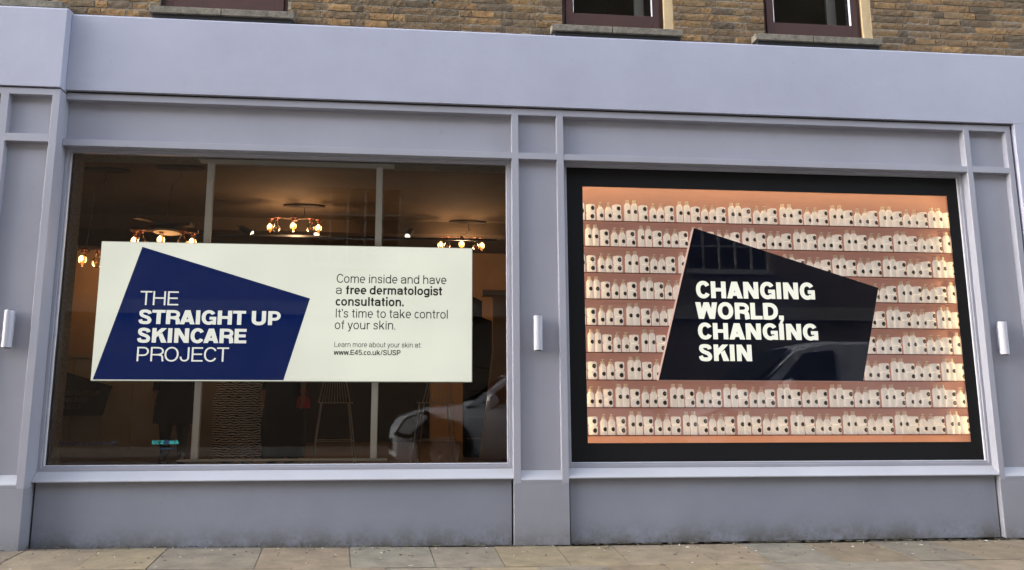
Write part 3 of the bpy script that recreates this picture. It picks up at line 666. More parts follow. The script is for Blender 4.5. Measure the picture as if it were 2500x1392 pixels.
def proto(kind, mark):
    t = thing({'t': 'lotion_bottle', 'p': 'pump_bottle', 'j': 'cream_jar'}[kind], 'x', {'t': 'bottle', 'p': 'bottle', 'j': 'jar'}[kind], (0, 0, -50))
    if kind == 't':
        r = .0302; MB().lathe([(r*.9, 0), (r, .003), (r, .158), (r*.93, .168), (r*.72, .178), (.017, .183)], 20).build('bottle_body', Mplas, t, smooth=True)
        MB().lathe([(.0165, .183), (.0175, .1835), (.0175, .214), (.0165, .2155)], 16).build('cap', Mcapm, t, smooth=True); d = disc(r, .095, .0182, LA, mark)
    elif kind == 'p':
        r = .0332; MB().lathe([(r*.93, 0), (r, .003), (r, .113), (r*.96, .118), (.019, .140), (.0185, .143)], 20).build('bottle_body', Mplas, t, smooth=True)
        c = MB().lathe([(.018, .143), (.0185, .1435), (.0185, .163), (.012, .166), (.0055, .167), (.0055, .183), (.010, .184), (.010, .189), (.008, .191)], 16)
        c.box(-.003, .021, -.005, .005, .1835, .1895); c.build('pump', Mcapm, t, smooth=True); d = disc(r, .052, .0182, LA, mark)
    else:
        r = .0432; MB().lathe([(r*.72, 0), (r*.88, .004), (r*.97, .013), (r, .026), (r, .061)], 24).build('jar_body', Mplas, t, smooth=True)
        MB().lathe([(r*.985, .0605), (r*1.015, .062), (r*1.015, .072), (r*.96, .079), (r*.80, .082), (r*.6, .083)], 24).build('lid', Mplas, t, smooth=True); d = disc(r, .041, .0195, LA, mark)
    d.build('label', [Mdisc, Mdisc2], t)
    return t
protos = {(k, m_): proto(k, m_) for k in 'tpj' for m_ in range(4)}
GR = {'t': 'tall capped bottles on the display shelves', 'p': 'pump bottles on the display shelves', 'j': 'stacked white jars on the display shelves'}
starts = [1.341, .949, 1.335, .948, 1.331, .951, 1.327, 1.206, 1.322]; PER = .522
NP = [(1.956, 2.867), (3.77, 2.313), (3.541, 1.414), (1.556, 1.418)]      # navy panel, in plane y = .18
def hidden(x0, x1, z0, z1):
    C = cam.location
    for x in (x0, x1):
        for z in (z0, z1):
            k = (.18-C.y)/(.29-C.y); px, pz = C.x+(x-C.x)*k, C.z+(z-C.z)*k
            for i in range(4):
                a, b_ = NP[i], NP[(i+1) % 4]; ln = math.hypot(b_[0]-a[0], b_[1]-a[1])
                if ((b_[0]-a[0])*(pz-a[1])-(b_[1]-a[1])*(px-a[0]))/ln > -.06: return False
    return True
def ordn(n): return ['zeroth', 'first', 'second', 'third', 'fourth', 'fifth', 'sixth', 'seventh', 'eighth', 'ninth', 'tenth', 'eleventh', 'twelfth', 'thirteenth', 'fourteenth', 'fifteenth', 'sixteenth', 'seventeenth', 'eighteenth', 'nineteenth', 'twentieth'][n] if n < 21 else 'far'
rp = random.Random(5); used = set(); nprod = 0
def put(kind, mark, x, y, z, label):
    global nprod
    key = (kind, mark); p_ = protos[key]; rz = R(rp.uniform(-7, 7)); nprod += 1
    if key not in used:
        used.add(key); p_.location = (x, y, z); p_['label'] = label; p_['group'] = GR[kind]; p_.rotation_euler.z = rz
    else: dup(p_, (x, y, z), label, rz)
for ri, (z, st) in enumerate(zip(SHZ, starts)):
    cnt = {'t': 0, 'p': 0, 'j': 0}; seq = []
    for c in range(-2, 9):
        b0 = st+c*PER
        for f_, k in ((0, 't'), (.133, 't'), (.305, 'j'), (.485, 'p'), (.635, 'p'), (.808, 'j')):
            x = b0+f_*PER+rp.uniform(-.003, .003)
            if k == 'p' or k == 't': lo, hi = .80, 4.70
            else: lo, hi = .80, 4.70
            if lo < x < hi: seq.append((x, k))
    for x, k in seq:
        hw = {'t': .033, 'p': .036, 'j': .047}[k]; hh = {'t': .216, 'p': .191, 'j': .166}[k]
        if hidden(x-hw, x+hw, z, z+hh): continue
        cnt[k] += 1; mk = rp.choice([0, 0, 0, 0, 1, 2, 3]); nm = ORD[ri]
        markt = {0: 'plain dark round label', 1: 'bar mark on its dark round label', 2: 'pale mark on its dark round label', 3: 'pale blot on its dark round label'}[mk]
        if k == 'j':
            put('j', mk, x, .294, z, 'lower white jar of the %s jar stack from the left, %s shelf' % (ordn(cnt[k]), nm))
            put('j', rp.choice([0, 0, 0, 1, 2, 3]), x-.002, .294, z+.0835, 'upper white jar of the %s jar stack from the left, %s shelf' % (ordn(cnt[k]), nm))
        else:
            put(k, mk, x, .287, z, '%s bottle with %s, %s of its kind from the left, %s shelf' % ('pump' if k == 'p' else 'tall capped', markt.split(' on its')[0].replace('plain dark round label', 'plain label'), ordn(cnt[k]), nm))
for k, p_ in list(protos.items()):
    if k not in used:
        for c in list(p_.children): bpy.data.objects.remove(c)
        bpy.data.objects.remove(p_)
print('products', nprod)
# navy slogan panel standing clear of the shelves
NV = thing('slogan_sign', 'navy four-sided sign with white slogan in front of the product shelves', 'sign')
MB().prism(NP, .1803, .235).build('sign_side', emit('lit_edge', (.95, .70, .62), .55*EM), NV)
nf = mat('navy_face', (.0065, .0125, .048), .4); nf.node_tree.nodes['Principled BSDF'].inputs['Specular IOR Level'].default_value = .15
MB().prism(NP, .178, .1802).build('navy_face', nf, NV)
Mslog = emit('slogan_backlit', (.92, .93, .82), .95*EM)
for tx, a, b_, base, cp in (('CHANGING', 1.947, 3.120, 2.190, .160), ('WORLD,', 1.941, 2.795, 1.992, .157), ('CHANGING', 1.948, 3.124, 1.800, .153), ('SKIN', 1.946, 2.468, 1.597, .154)):
    lettering('slogan_line', tx, a, b_, base, cp, .258, .177, Mslog, NV, gap=.045, depth=.002)

# ---------------------------------------------------------------- decals on the glass
Mdec = mat('decal_dark', (.006, .008, .02), .5); Mteal = mat('decal_teal', (.02, .30, .28), .5); Mblue = mat('decal_blue', (.01, .05, .12), .5)
D1 = thing('window_decal', 'dark lettering Brought to you by E45 low on the left window glass', 'decal', (0, .108, 0))
lettering('decal_text', 'Brought to you by', -3.665, -3.30, .855, .027, .16, 0, Mdec, D1, depth=.001)
lettering('decal_text', 'E45', -3.285, -3.195, .855, .032, .24, 0, Mdec, D1, depth=.001)
D2 = thing('window_decal', 'teal ECZEMA logo decal near the left pole at the foot of the window', 'decal', (0, .108, 0))
lettering('decal_text', 'ECZ', -2.913, -2.812, .857, .031, .26, 0, Mteal, D2, depth=.001, gap=.05)
lettering('decal_text', 'MA', -2.768, -2.690, .857, .031, .26, 0, Mteal, D2, depth=.001, gap=.05)
MB().lathe([(.022, -.0005), (.022, 0)], 20).build('decal_disc', Mblue, D2).matrix_local = Matrix.Translation((-2.79, 0, .872)) @ Matrix.Rotation(R(90), 4, 'X')
lettering('decal_text', 'E', -2.800, -2.780, .857, .031, .26, -.001, Mdec, D2, depth=.001)
MB().box(-2.86, -2.72, -.001, 0, .817, .822).build('decal_line', Mblue, D2)

# ---------------------------------------------------------------- inside the shop
FZ = .45; CZ = 4.3
Mwall = mat('inner_wall', (.50, .31, .16), .85, noise=.1, scale=2); Mceil = mat('inner_ceiling', (.13, .095, .06), .9, noise=.15, scale=1.5)
Mfl = mat('floor_boards', (.11, .075, .045), .6, noise=.25, scale=2, stretch=(8, 1, 1))
Mpan = mat('cream_boarding', (.42, .34, .23), .7, noise=.12, scale=2)
Mdarkw = mat('dark_wall', (.06, .045, .035), .9)
MB().box(-12, 8, .21, 9, FZ-.04, FZ).build('interior_floor', Mfl, B)
MB().box(-12, 8, .5, 9, CZ, CZ+.1).box(-12, 8, 5.9, 6.2, CZ-.22, CZ).build('interior_ceiling', Mceil, B)
MB().box(-12, 8, 8.5, 8.6, FZ, CZ).box(-12, -11.9, .5, 8.5, FZ, CZ).box(7.9, 8, .5, 8.5, FZ, CZ).build('interior_wall', Mwall, B)
MB().box(.69, .70, .2, 3.6, FZ, CZ).box(.69, 5.0, .62, .66, FZ, CZ).build('case_partition', Mdarkw, B)
# brick arch at the back of the room
ar = MB(); cxa, hw_, zs, rise = -1.62, 1.25, 3.75, .42
N_ = 20; top = [(cxa+hw_*math.cos(math.pi*i/N_), zs+rise*math.sin(math.pi*i/N_)) for i in range(N_+1)]
ar.prism([(cxa+hw_, FZ)]+top+[(cxa-hw_, FZ)], 8.44, 8.499)
ar.build('dark_archway', mat('arch_dark', (.02, .016, .013), .9), B)
for i in range(N_):
    pass
at_ = MB(); outer = [(cxa+(hw_+.16)*math.cos(math.pi*i/N_), zs+(rise+.13)*math.sin(math.pi*i/N_)) for i in range(N_+1)]
for i in range(N_): at_.prism([top[i], outer[i], outer[i+1], top[i+1]], 8.40, 8.499)
at_.build('arch_trim', Mwall, B)
# dark pier just inside the glass, then the boarded partition
MB().box(-4.0, -3.835, .2, .42, FZ, 3.9).build('dark_pier', Mdarkw, B)
PT = thing('partition', 'brown partition with cream vertical boarding along its foot, behind the left of the white sign', 'partition', (0, 3.8, 0))
MB().box(-7.5, -3.32, 0, .12, FZ, 3.28).build('partition_wall', Mwall, PT)
MB().box(-7.5, -3.3, -.03, -.001, 1.80, 1.84).box(-7.5, -3.3, -.035, -.001, FZ, .58).build('partition_rail', Mpan, PT)
for i in range(11): MB().box(-7.50+i*.385, -7.50+i*.385+.372, -.018, -.001, .58, 1.80).build('board', Mpan, PT, bevel=.004)
# second, unlit sign leaning on the boarding
SG = thing('floor_sign', 'dark unlit sign with THE STRAIGHT UP SKINCARE PROJECT lettering against the cream boarding', 'sign', (0, 3.70, 0))
def P2(x, y, Y):        # helper: picture-free conversion of measured directions, evaluated once for the layout tables below
    f_ = 1800.9; d = fw+r2*((x-1250+82.7)/f_)-u2*((y-696-11)/f_); t = (Y-cam.location.y)/d.y; p_ = cam.location+d*t; return p_.x, p_.z
q0 = [P2(86, 886, 3.7), P2(271, 943, 3.7), P2(246, 1014, 3.7), P2(78, 1014, 3.7)]
MB().prism(q0, -.0, .05).build('sign_board', mat('board_dark', (.012, .012, .013), .6), SG)
Mfaint = mat('faint_letters', (.16, .13, .10), .6)
for tx, xa, xb, yb, yt_, ww in (('THE', 127, 158, 949, 938, .11), ('STRAIGHT UP', 126, 245, 966, 954, .26), ('SKINCARE', 124, 215, 982, 970, .26), ('PROJECT', 122, 199.5, 998, 986, .11)):
    a = P2(xa, yb, 3.7); b_ = P2(xb, yb, 3.7); c = P2(xa, yt_, 3.7)
    lettering('sign_lettering', tx, a[0], b_[0], a[1], c[1]-a[1], ww, -.002, Mfaint, SG, depth=.002)
# right-hand fittings behind the glass
a = P2(1203, 712, 3.8); b_ = P2(1262, 1080, 3.8)
CB = thing('room_divider', 'beige upright with a cap rail at the right end of the left window', 'divider', (0, 3.8, 0))
MB().prism([(P2(1204, 722, 3.8)[0], a[1]), (b_[0]+.3, a[1]), (b_[0]+.3, FZ), (P2(1172, 1100, 3.8)[0], FZ), (P2(1203, 860, 3.8)[0], P2(1203, 860, 3.8)[1])], 0, .1).build('upright', Mwall, CB)
MB().box(P2(1178, 712, 3.8)[0], b_[0]+.3, -.02, .12, P2(1178, 722, 3.8)[1], P2(1178, 708, 3.8)[1]).build('cap_rail', Mpan, CB)
SV = thing('shelving_unit', 'black slope-topped shelving unit beside the beige upright, right of the white sign', 'shelf unit', (0, 4.2, 0))
q = [P2(1135, 715, 4.2), P2(1177, 735, 4.2), P2(1177, 775, 4.2), P2(1204, 785, 4.2), (P2(1204, 785, 4.2)[0], FZ), (P2(1135, 785, 4.2)[0], FZ)]
MB().prism(q, 0, .4).build('unit_case', M['black'], SV)
for z in (1.7, 1.35, 1.0, .7): MB().box(q[5][0]+.03, q[4][0]-.03, -.02, -.001, z, z+.02).build('shelf', Mdarkw, SV)
MB().box(-12, -.2, 8.3, 8.499, 3.3, 3.36).build('picture_rail', Mdarkw, B)

# chandeliers
Mcop = mat('copper', (.45, .20, .12), .35, metal=.6); Mfil = emit('filament', (1, .62, .22), 14*EM); Mamb = emit('amber_glow', (1, .30, .045), 1.5*EM)
Mtan = mat('wood_ring', (.10, .06, .035), .6)
def chandelier(x, y, z, rad, n, lit, label, ring=False, ph=0, power=2.2):
    t = thing('chandelier', label, 'chandelier', (x, y, z), 'exposed bulb chandeliers in the shop')
    MB().lathe([(.02, CZ-z-.001), (.20, CZ-z-.006), (.20, CZ-z-.03), (.02, CZ-z-.04)], 20, (.12, .1, 0), sx=1.6, sy=.5).build('ceiling_plate', Mdarkw, t)
    MB().tube([(.12, .1, CZ-z-.03), (.14, .1, CZ-z-.16), (.05, .03, CZ-z-.26), (0, 0, .18), (0, 0, .12)], .006).build('cord', M['darkm'], t, smooth=True)
    MB().lathe([(.03, .08), (.05, .085), (.05, .13), (.02, .14)], 14).build('hub', Mtan, t, smooth=True)
    if ring:
        for k, (za, ang_) in enumerate(((.105, .12), (.152, -.35), (.20, .9))):
            o_ = MB().box(-rad*1.15, rad*1.15, -.05, .05, za, za+.045).build('timber_plank', Mtan, t, bevel=.004); o_.rotation_euler.z = ang_
        MB().lathe([(.16, .075), (.17, .10), (.12, .103)], 24, (.06, -.08, 0)).build('shade', Mpan, t, smooth=True)
    AN = [180, 225, 270, 315, 0]; lit = (0, 2, 4); BS = 1.32
    for i in range(5):
        a = R(AN[i]); cx, cy = rad*math.cos(a), rad*.3*math.sin(a); zb = 0
        MB().tube([(0, 0, .11), (cx*.9, cy*.9, .115), (cx, cy, .10)], .005, 6).build('arm', Mtan, t)
        s = MB().lathe([(.05, .098), (.052, .102), (.025, .105), (.022, .062), (.028, .06)], 12, (cx, cy, 0)).build('socket', Mcop, t, smooth=True)
        if i in lit:
            b = MB().lathe([(.016, .06), (.040, .025), (.053, -.02), (.043, -.07), (.02, -.095), (.011, -.115)], 16, (cx, cy, 0)).build('bulb', M['bulbglass'], t, smooth=True)
            MB().lathe([(.008, .03), (.028, .012), (.036, -.022), (.024, -.06), (.006, -.075)], 12, (cx, cy, 0)).build('glow', Mamb, b, smooth=True)
            MB().lathe([(.006, .02), (.019, .004), (.023, -.022), (.013, -.045), (.004, -.055)], 10, (cx, cy-.04, 0)).build('filament', Mfil, b, smooth=True)
        else:
            b = MB().lathe([(.016, .06), (.028, .03), (.066, -.03), (.070, -.07), (.05, -.11), (.014, -.125)], 16, (cx, cy, 0)).build('clear_bulb', M['bulbglass'], t, smooth=True)
            for k in range(3):
                u = cx-.045+.045*k; MB().lathe([(.001, -.007), (.009, 0), (.001, .007)], 6, (u, cy-.03, -.072+.012*(k % 2))).build('filament', Mamb, b)
    ld = bpy.data.lights.new('chandelier_light', 'POINT'); ld.energy = power; ld.color = (1, .60, .32); ld.shadow_soft_size = .12
    lo = bpy.data.objects.new('chandelier_light', ld); COL.objects.link(lo); lo.parent = t; lo.location = (0, -.05, -.16)
def at(x, y, Y): return P2(x, y, Y)
for px_, py_, Y, rad, n, lit, lab, ring, ph in (
    (719, 552, 4.9, .37, 6, (0, 3, 4), 'chandelier of amber bulbs above the middle of the white sign, its curling cord showing', False, .15),
    (1126, 596, 5.7, .35, 6, (0, 3, 4), 'chandelier of amber bulbs at the top right corner of the white sign', False, .15),
    (400, 586, 3.1, .36, 6, (3, 4, 5), 'chandelier hung from crossed timber planks just over the navy shape of the sign', True, .2),
    (208, 632, 3.3, .25, 6, (0, 3, 5), 'lowest chandelier, at the top left corner of the white sign', False, .4)):
    xx, zz = at(px_, py_, Y); chandelier(xx, Y, zz, rad, n, lit, lab, ring, ph, 4.6 if Y > 4 else (.9 if ring else .32))
# spotlights
def spot(px_, py_, Y, label, ry, rx):
    x, z = at(px_, py_, Y)
    t = thing('spotlight', label, 'spotlight', (x, Y, z), 'black track spotlights'); t.rotation_euler = (rx, ry, 0)
    MB().lathe([(.04, 0), (.05, .002), (.05, .2), (.03, .22)], 18).build('housing', M['darkm'], t, smooth=True)
    MB().lathe([(.042, -.004), (.042, -.001)], 18).build('lens', emit('spot_lens', (1, .9, .68), 2.5*EM), t)
    st = MB().tube([(0, 0, .15), (0, .05, .30)], .008); st.build('stem', M['darkm'], t)
spot(615, 570, 5.0, 'spotlight turned edge on, left of the middle chandelier', R(-62), R(-8))
spot(773, 573, 5.0, 'round lit spotlight just below the middle chandelier', R(-20), R(-48))
spot(995, 577, 5.0, 'round lit spotlight by the right pole, above the sign', R(20), R(-48))
TR = MB(); TR.box(-4.5, .6, 4.98, 5.03, 3.78, 3.81); TR.build('track', M['darkm'], B)

# ---------------------------------------------------------------- people seen under the sign
Mskin = mat('skin', (.30, .16, .10), .55, noise=.08, scale=20); Mhair = mat('hair', (.02, .014, .01), .7)
def person(x, y, rz, label, cloth, legs_m, skirt, hair_m=None, arm=None, scale=1.0):
    t = thing('person', label, 'person', (x, y, FZ), None, rz)
    V, E, Rd = [], [], []
    def v(p, r, par=None):
        V.append(p); Rd.append(r)
        if par is not None: E.append((par, len(V)-1))
        return len(V)-1
    pel = v((0, 0, .95), .13); sp_ = v((0, 0, 1.12), .115, pel); ch = v((0, 0, 1.32), .14, sp_); nk = v((0, 0, 1.47), .055, ch)
    jw = v((0, -.02, 1.55), .062, nk); hd = v((0, -.005, 1.63), .088, jw); v((0, .005, 1.71), .062, hd)
    v((0, -.105, 1.605), .014, hd)                       # nose
    for s in (-1, 1):
        v((s*.09, .0, 1.61), .016, hd)                   # ear
        sh_ = v((s*.17, 0, 1.39), .06, ch)
        if arm and s == arm[0]: el = v(arm[1], .042, sh_); wr = v(arm[2], .027, el); dirv = (Vector(arm[2])-Vector(arm[1])).normalized()
        else: el = v((s*.22, .02, 1.12), .042, sh_); wr = v((s*.24, -.05, .88), .027, el); dirv = Vector((0, -.25, -1)).normalized()
        side = dirv.cross(Vector((s, 0, .01))).normalized(); w0 = Vector(V[wr]); pm = w0+dirv*.06
        pa = v(tuple(pm), .032, wr)
        for k, (ln, off) in enumerate(((.075, -.027), (.088, -.009), (.083, .010), (.065, .027))):
            k0 = pm+dirv*.035+side*off; a_ = v(tuple(k0), .0095, pa); b2 = v(tuple(k0+dirv*ln*.5-Vector((s, 0, 0))*.006), .0085, a_); v(tuple(k0+dirv*ln*.85-Vector((s, 0, 0))*.022), .007, b2)
        th = v(tuple(w0+dirv*.03+side*-.035), .011, wr); v(tuple(w0+dirv*.07+side*-.058-Vector((s, 0, 0))*.015), .009, th)
        hp = v((s*.09, 0, .88), .095, pel); kn = v((s*.10, -.015, .49), .056, hp); ca = v((s*.10, .01, .33), .053, kn); an = v((s*.10, .01, .085), .035, ca); v((s*.115, -.15, .03), .032, an)
    me = bpy.data.meshes.new('body'); me.from_pydata(V, E, []); o = bpy.data.objects.new('body', me); COL.objects.link(o); o.parent = t
    sk = o.modifiers.new('skin', 'SKIN'); sk.use_smooth_shade = True
    for i, r_ in enumerate(Rd): me.skin_vertices[0].data[i].radius = (r_, r_*(.8 if i in (0, 1, 2) else 1))
    me.skin_vertices[0].data[0].use_root = True
    o.modifiers.new('sub', 'SUBSURF').levels = 1; o.modifiers['sub'].render_levels = 2; me.materials.append(Mskin)
    h = MB(); h.lathe([(.02, 1.745), (.075, 1.725), (.104, 1.66), (.108, 1.60), (.10, 1.5), (.07, 1.42)][::-1], 18, (0, .03, 0), sx=.95, sy=.9); h.build('hair', hair_m or Mhair, t, smooth=True)
    for s in (-1, 1): MB().lathe([(.002, -.008), (.009, 0), (.002, .008)], 8, (s*.032, -.088, 1.635)).build('eye', M['white'], t)
    g = []                                                  # garment: rings from hem to shoulder
    for (z, rx, ry, cx, cy) in skirt:
        g.append([(cx+rx*math.cos(2*math.pi*i/28)*(1+.035*math.sin(i*3.1+z*4)), cy+ry*math.sin(2*math.pi*i/28)*(1+.035*math.cos(i*2.3)), z+(.015*math.sin(i*1.7) if z < .9 else 0)) for i in range(28)])
    MB().rings(g).build('garment', cloth, t, smooth=True)
    for s in (-1, 1):
        lg = MB(); lg.tube([(s*.10, .01, .10), (s*.10, .012, .33), (s*.10, -.013, .49), (s*.09, 0, .86)], .052, 12, r1=.1); lg.build('leg_clothing', legs_m, t, smooth=True)
        bt_ = MB(); bt_.rings([[(s*.11+cx+rx*math.cos(a), cy+ry*math.sin(a), z) for a in [2*math.pi*i/12 for i in range(12)]] for z, rx, ry, cx, cy in ((.0, .05, .13, 0, -.06), (.04, .052, .13, 0, -.06), (.08, .045, .08, 0, -.01), (.16, .044, .05, -s*.01, .01))]); bt_.build('shoe', M['darkm'], t, smooth=True)
        if not (arm and s == arm[0]):
            sl_ = MB().tube([(s*.15, 0, 1.40), (s*.22, .02, 1.12), (s*.238, -.045, .91)], .068, 12, r1=.04); sl_.build('sleeve', cloth, t, smooth=True)
    return t
Mcoat = mat('black_cloth', (.008, .009, .012), .9); Mtrou = mat('dark_trousers', (.02, .016, .014), .9)
zm, zt_, zb_ = newmat('zebra_print'); wv = zt_.nodes.new('ShaderNodeTexWave'); wv.inputs['Scale'].default_value = 11; wv.inputs['Distortion'].default_value = 5; wv.inputs['Detail'].default_value = 3; wv.inputs['Detail Scale'].default_value = 1.6; wv.bands_direction = 'Z'
tz = zt_.nodes.new('ShaderNodeTexCoord'); zt_.links.new(tz.outputs['Object'], wv.inputs[0]); cr = zt_.nodes.new('ShaderNodeValToRGB')
cr.color_ramp.elements[0].position = .42; cr.color_ramp.elements[0].color = (.012, .009, .008, 1); cr.color_ramp.elements[1].position = .56; cr.color_ramp.elements[1].color = (.75, .60, .47, 1)
zt_.links.new(wv.outputs[0], cr.inputs[0]); zt_.links.new(cr.outputs[0], zb_.inputs['Base Color']); zb_.inputs['Roughness'].default_value = .8
Mred = mat('red_wool', (.55, .02, .02), .8)
xx = at(422, 1100, 3.3)[0]
person(xx, 3.3, .2, 'person in a dark knee length coat and boots, left of the left pole', Mcoat, Mtrou, [(.50, .25, .19, 0, 0), (.75, .25, .18, 0, 0), (.98, .2, .15, 0, 0), (1.15, .17, .13, 0, 0), (1.36, .22, .13, 0, 0), (1.45, .10, .09, 0, 0)])
xx = at(578, 1100, 3.0)[0]
person(xx, 3.0, .1, 'person in a long zebra striped dress with a sweeping hem, right of the left pole', zm, Mtrou, [(.06, .46, .26, .14, .0), (.2, .38, .25, .09, 0), (.45, .31, .22, .02, 0), (.8, .29, .2, -.02, 0), (1.0, .25, .17, 0, 0), (1.15, .19, .14, 0, 0), (1.36, .22, .14, 0, 0), (1.45, .10, .09, 0, 0)])
xx = at(690, 1100, 2.9)[0]
person(xx, 2.9, -.2, 'person in black with one bare forearm, between the zebra dress and the wire stool', Mcoat, Mcoat, [(.10, .27, .22, 0, 0), (.5, .27, .2, 0, 0), (.9, .24, .17, 0, 0), (1.15, .2, .15, 0, 0), (1.36, .23, .15, 0, 0), (1.45, .10, .09, 0, 0)], arm=(1, (.25, -.04, 1.10), (.27, -.10, .85)))
hb = thing('handbag', 'red handbag held beside the person in black', 'bag', (at(738, 975, 2.85)[0]+.02, 2.78, at(738, 975, 2.85)[1]-.02))
MB().rings([[(rx*math.cos(a), ry*math.sin(a), z) for a in [2*math.pi*i/14 for i in range(14)]] for z, rx, ry in ((-.09, .07, .04), (-.08, .09, .05), (.0, .085, .045), (.06, .06, .025))]).build('bag_body', Mred, hb, smooth=True)
MB().tube([(-.05, 0, .05), (-.04, 0, .12), (0, 0, .15), (.04, 0, .12), (.05, 0, .05)], .006).build('handle', Mred, hb)

# wire bar stools
def stool(x, y, label, rz):
    t = thing('wire_stool', label, 'stool', (x, y, FZ), 'white wire bar stools', rz)
    Mw = M['wire'];
    for sx in (-1, 1):
        for sy in (-1, 1): MB().tube([(sx*.26, sy*.24, 0), (sx*.17, sy*.16, .76)], .009, 8).build('leg', Mw, t, smooth=True)
    for a, b_ in (((-.222, -.208, .30), (.222, -.208, .30)), ((-.222, .208, .30), (.222, .208, .30)), ((-.222, -.208, .30), (-.222, .208, .30)), ((.222, -.208, .30), (.222, .208, .30))): MB().tube([a, b_], .007, 6).build('foot_rail', Mw, t)
    s = MB(); s.tube([(-.2, -.19, .76), (.2, -.19, .76), (.2, .19, .76), (-.2, .19, .76), (-.2, -.19, .76)], .007, 6)
    for i in range(9): u = -.18+i*.045; s.tube([(u, -.19, .76), (u, .19, .76)], .003, 4); s.tube([(-.2, u, .757), (.2, u, .757)], .003, 4)
    s.build('seat', Mw, t)
    k = MB(); k.tube([(-.2, .19, .76), (-.13, .25, 1.10), (.13, .25, 1.10), (.2, .19, .76)], .007, 6)
    for i in range(11): u = -1+i*.2; k.tube([(u*.19, .19, .76), (u*.125, .25, 1.10)], .003, 4)
    k.build('back', Mw, t)
    return t
M['wire'] = mat('white_wire', (.55, .50, .42), .5)
stool(at(815, 1100, 2.9)[0], 2.9, 'white wire bar stool to the left of the right pole', .15)
stool(at(1062, 1100, 2.9)[0], 2.9, 'white wire bar stool to the right of the right pole, behind the car reflection', -.2)

# ---------------------------------------------------------------- across the street, seen mirrored in the glass
Msil = mat('silver_paint', (.34, .37, .42), .3, coat=.5); Mtyre = mat('tyre', (.015, .015, .015), .8); Mrim = mat('alloy', (.5, .5, .52), .3, metal=.8)
Mcarglass = mat('car_glass', (.012, .016, .02), .08); Mlamp = mat('head_lamp', (.85, .86, .9), .15, metal=.3, coat=.8); Mblackp = mat('black_trim', (.02, .02, .02), .6)
def wheel(t, x, y, z, r, w_, rm):
    wh = MB(); T = Matrix.Translation((x, y, z)) @ Matrix.Rotation(R(90), 4, 'X')
    o = MB().lathe([(r*.66, -w_/2), (r*.95, -w_/2), (r, -w_/2+.03), (r, w_/2-.03), (r*.95, w_/2), (r*.66, w_/2)], 32).build('wheel', Mtyre, t, smooth=True); o.matrix_local = T
    s = MB().lathe([(r*.62, -w_/2-.002), (r*.67, -w_/2-.012), (r*.67, -w_/2+.02), (r*.6, -w_/2+.03)], 32)
    for i in range(6):
        a = 2*math.pi*i/6
        for da in (-.14, .14):
            s.tube([(.05*math.cos(a), .05*math.sin(a), -w_/2-.0), (r*.62*math.cos(a+da), r*.62*math.sin(a+da), -w_/2+.0)], .018, 6)
    s.lathe([(.06, -w_/2-.02), (.06, -w_/2+.02)], 16)
    s2 = MB().lathe([(r*.64, w_/2), (r*.67, w_/2+.012), (r*.67, w_/2-.02), (r*.6, w_/2-.03)], 32)
    for i in range(6):
        a = 2*math.pi*i/6
        for da in (-.14, .14): s2.tube([(.05*math.cos(a), .05*math.sin(a), w_/2), (r*.62*math.cos(a+da), r*.62*math.sin(a+da), w_/2)], .018, 6)
    s.v += []; r1_ = s.build('rim', rm, o); r2_ = s2.build('rim', rm, o)
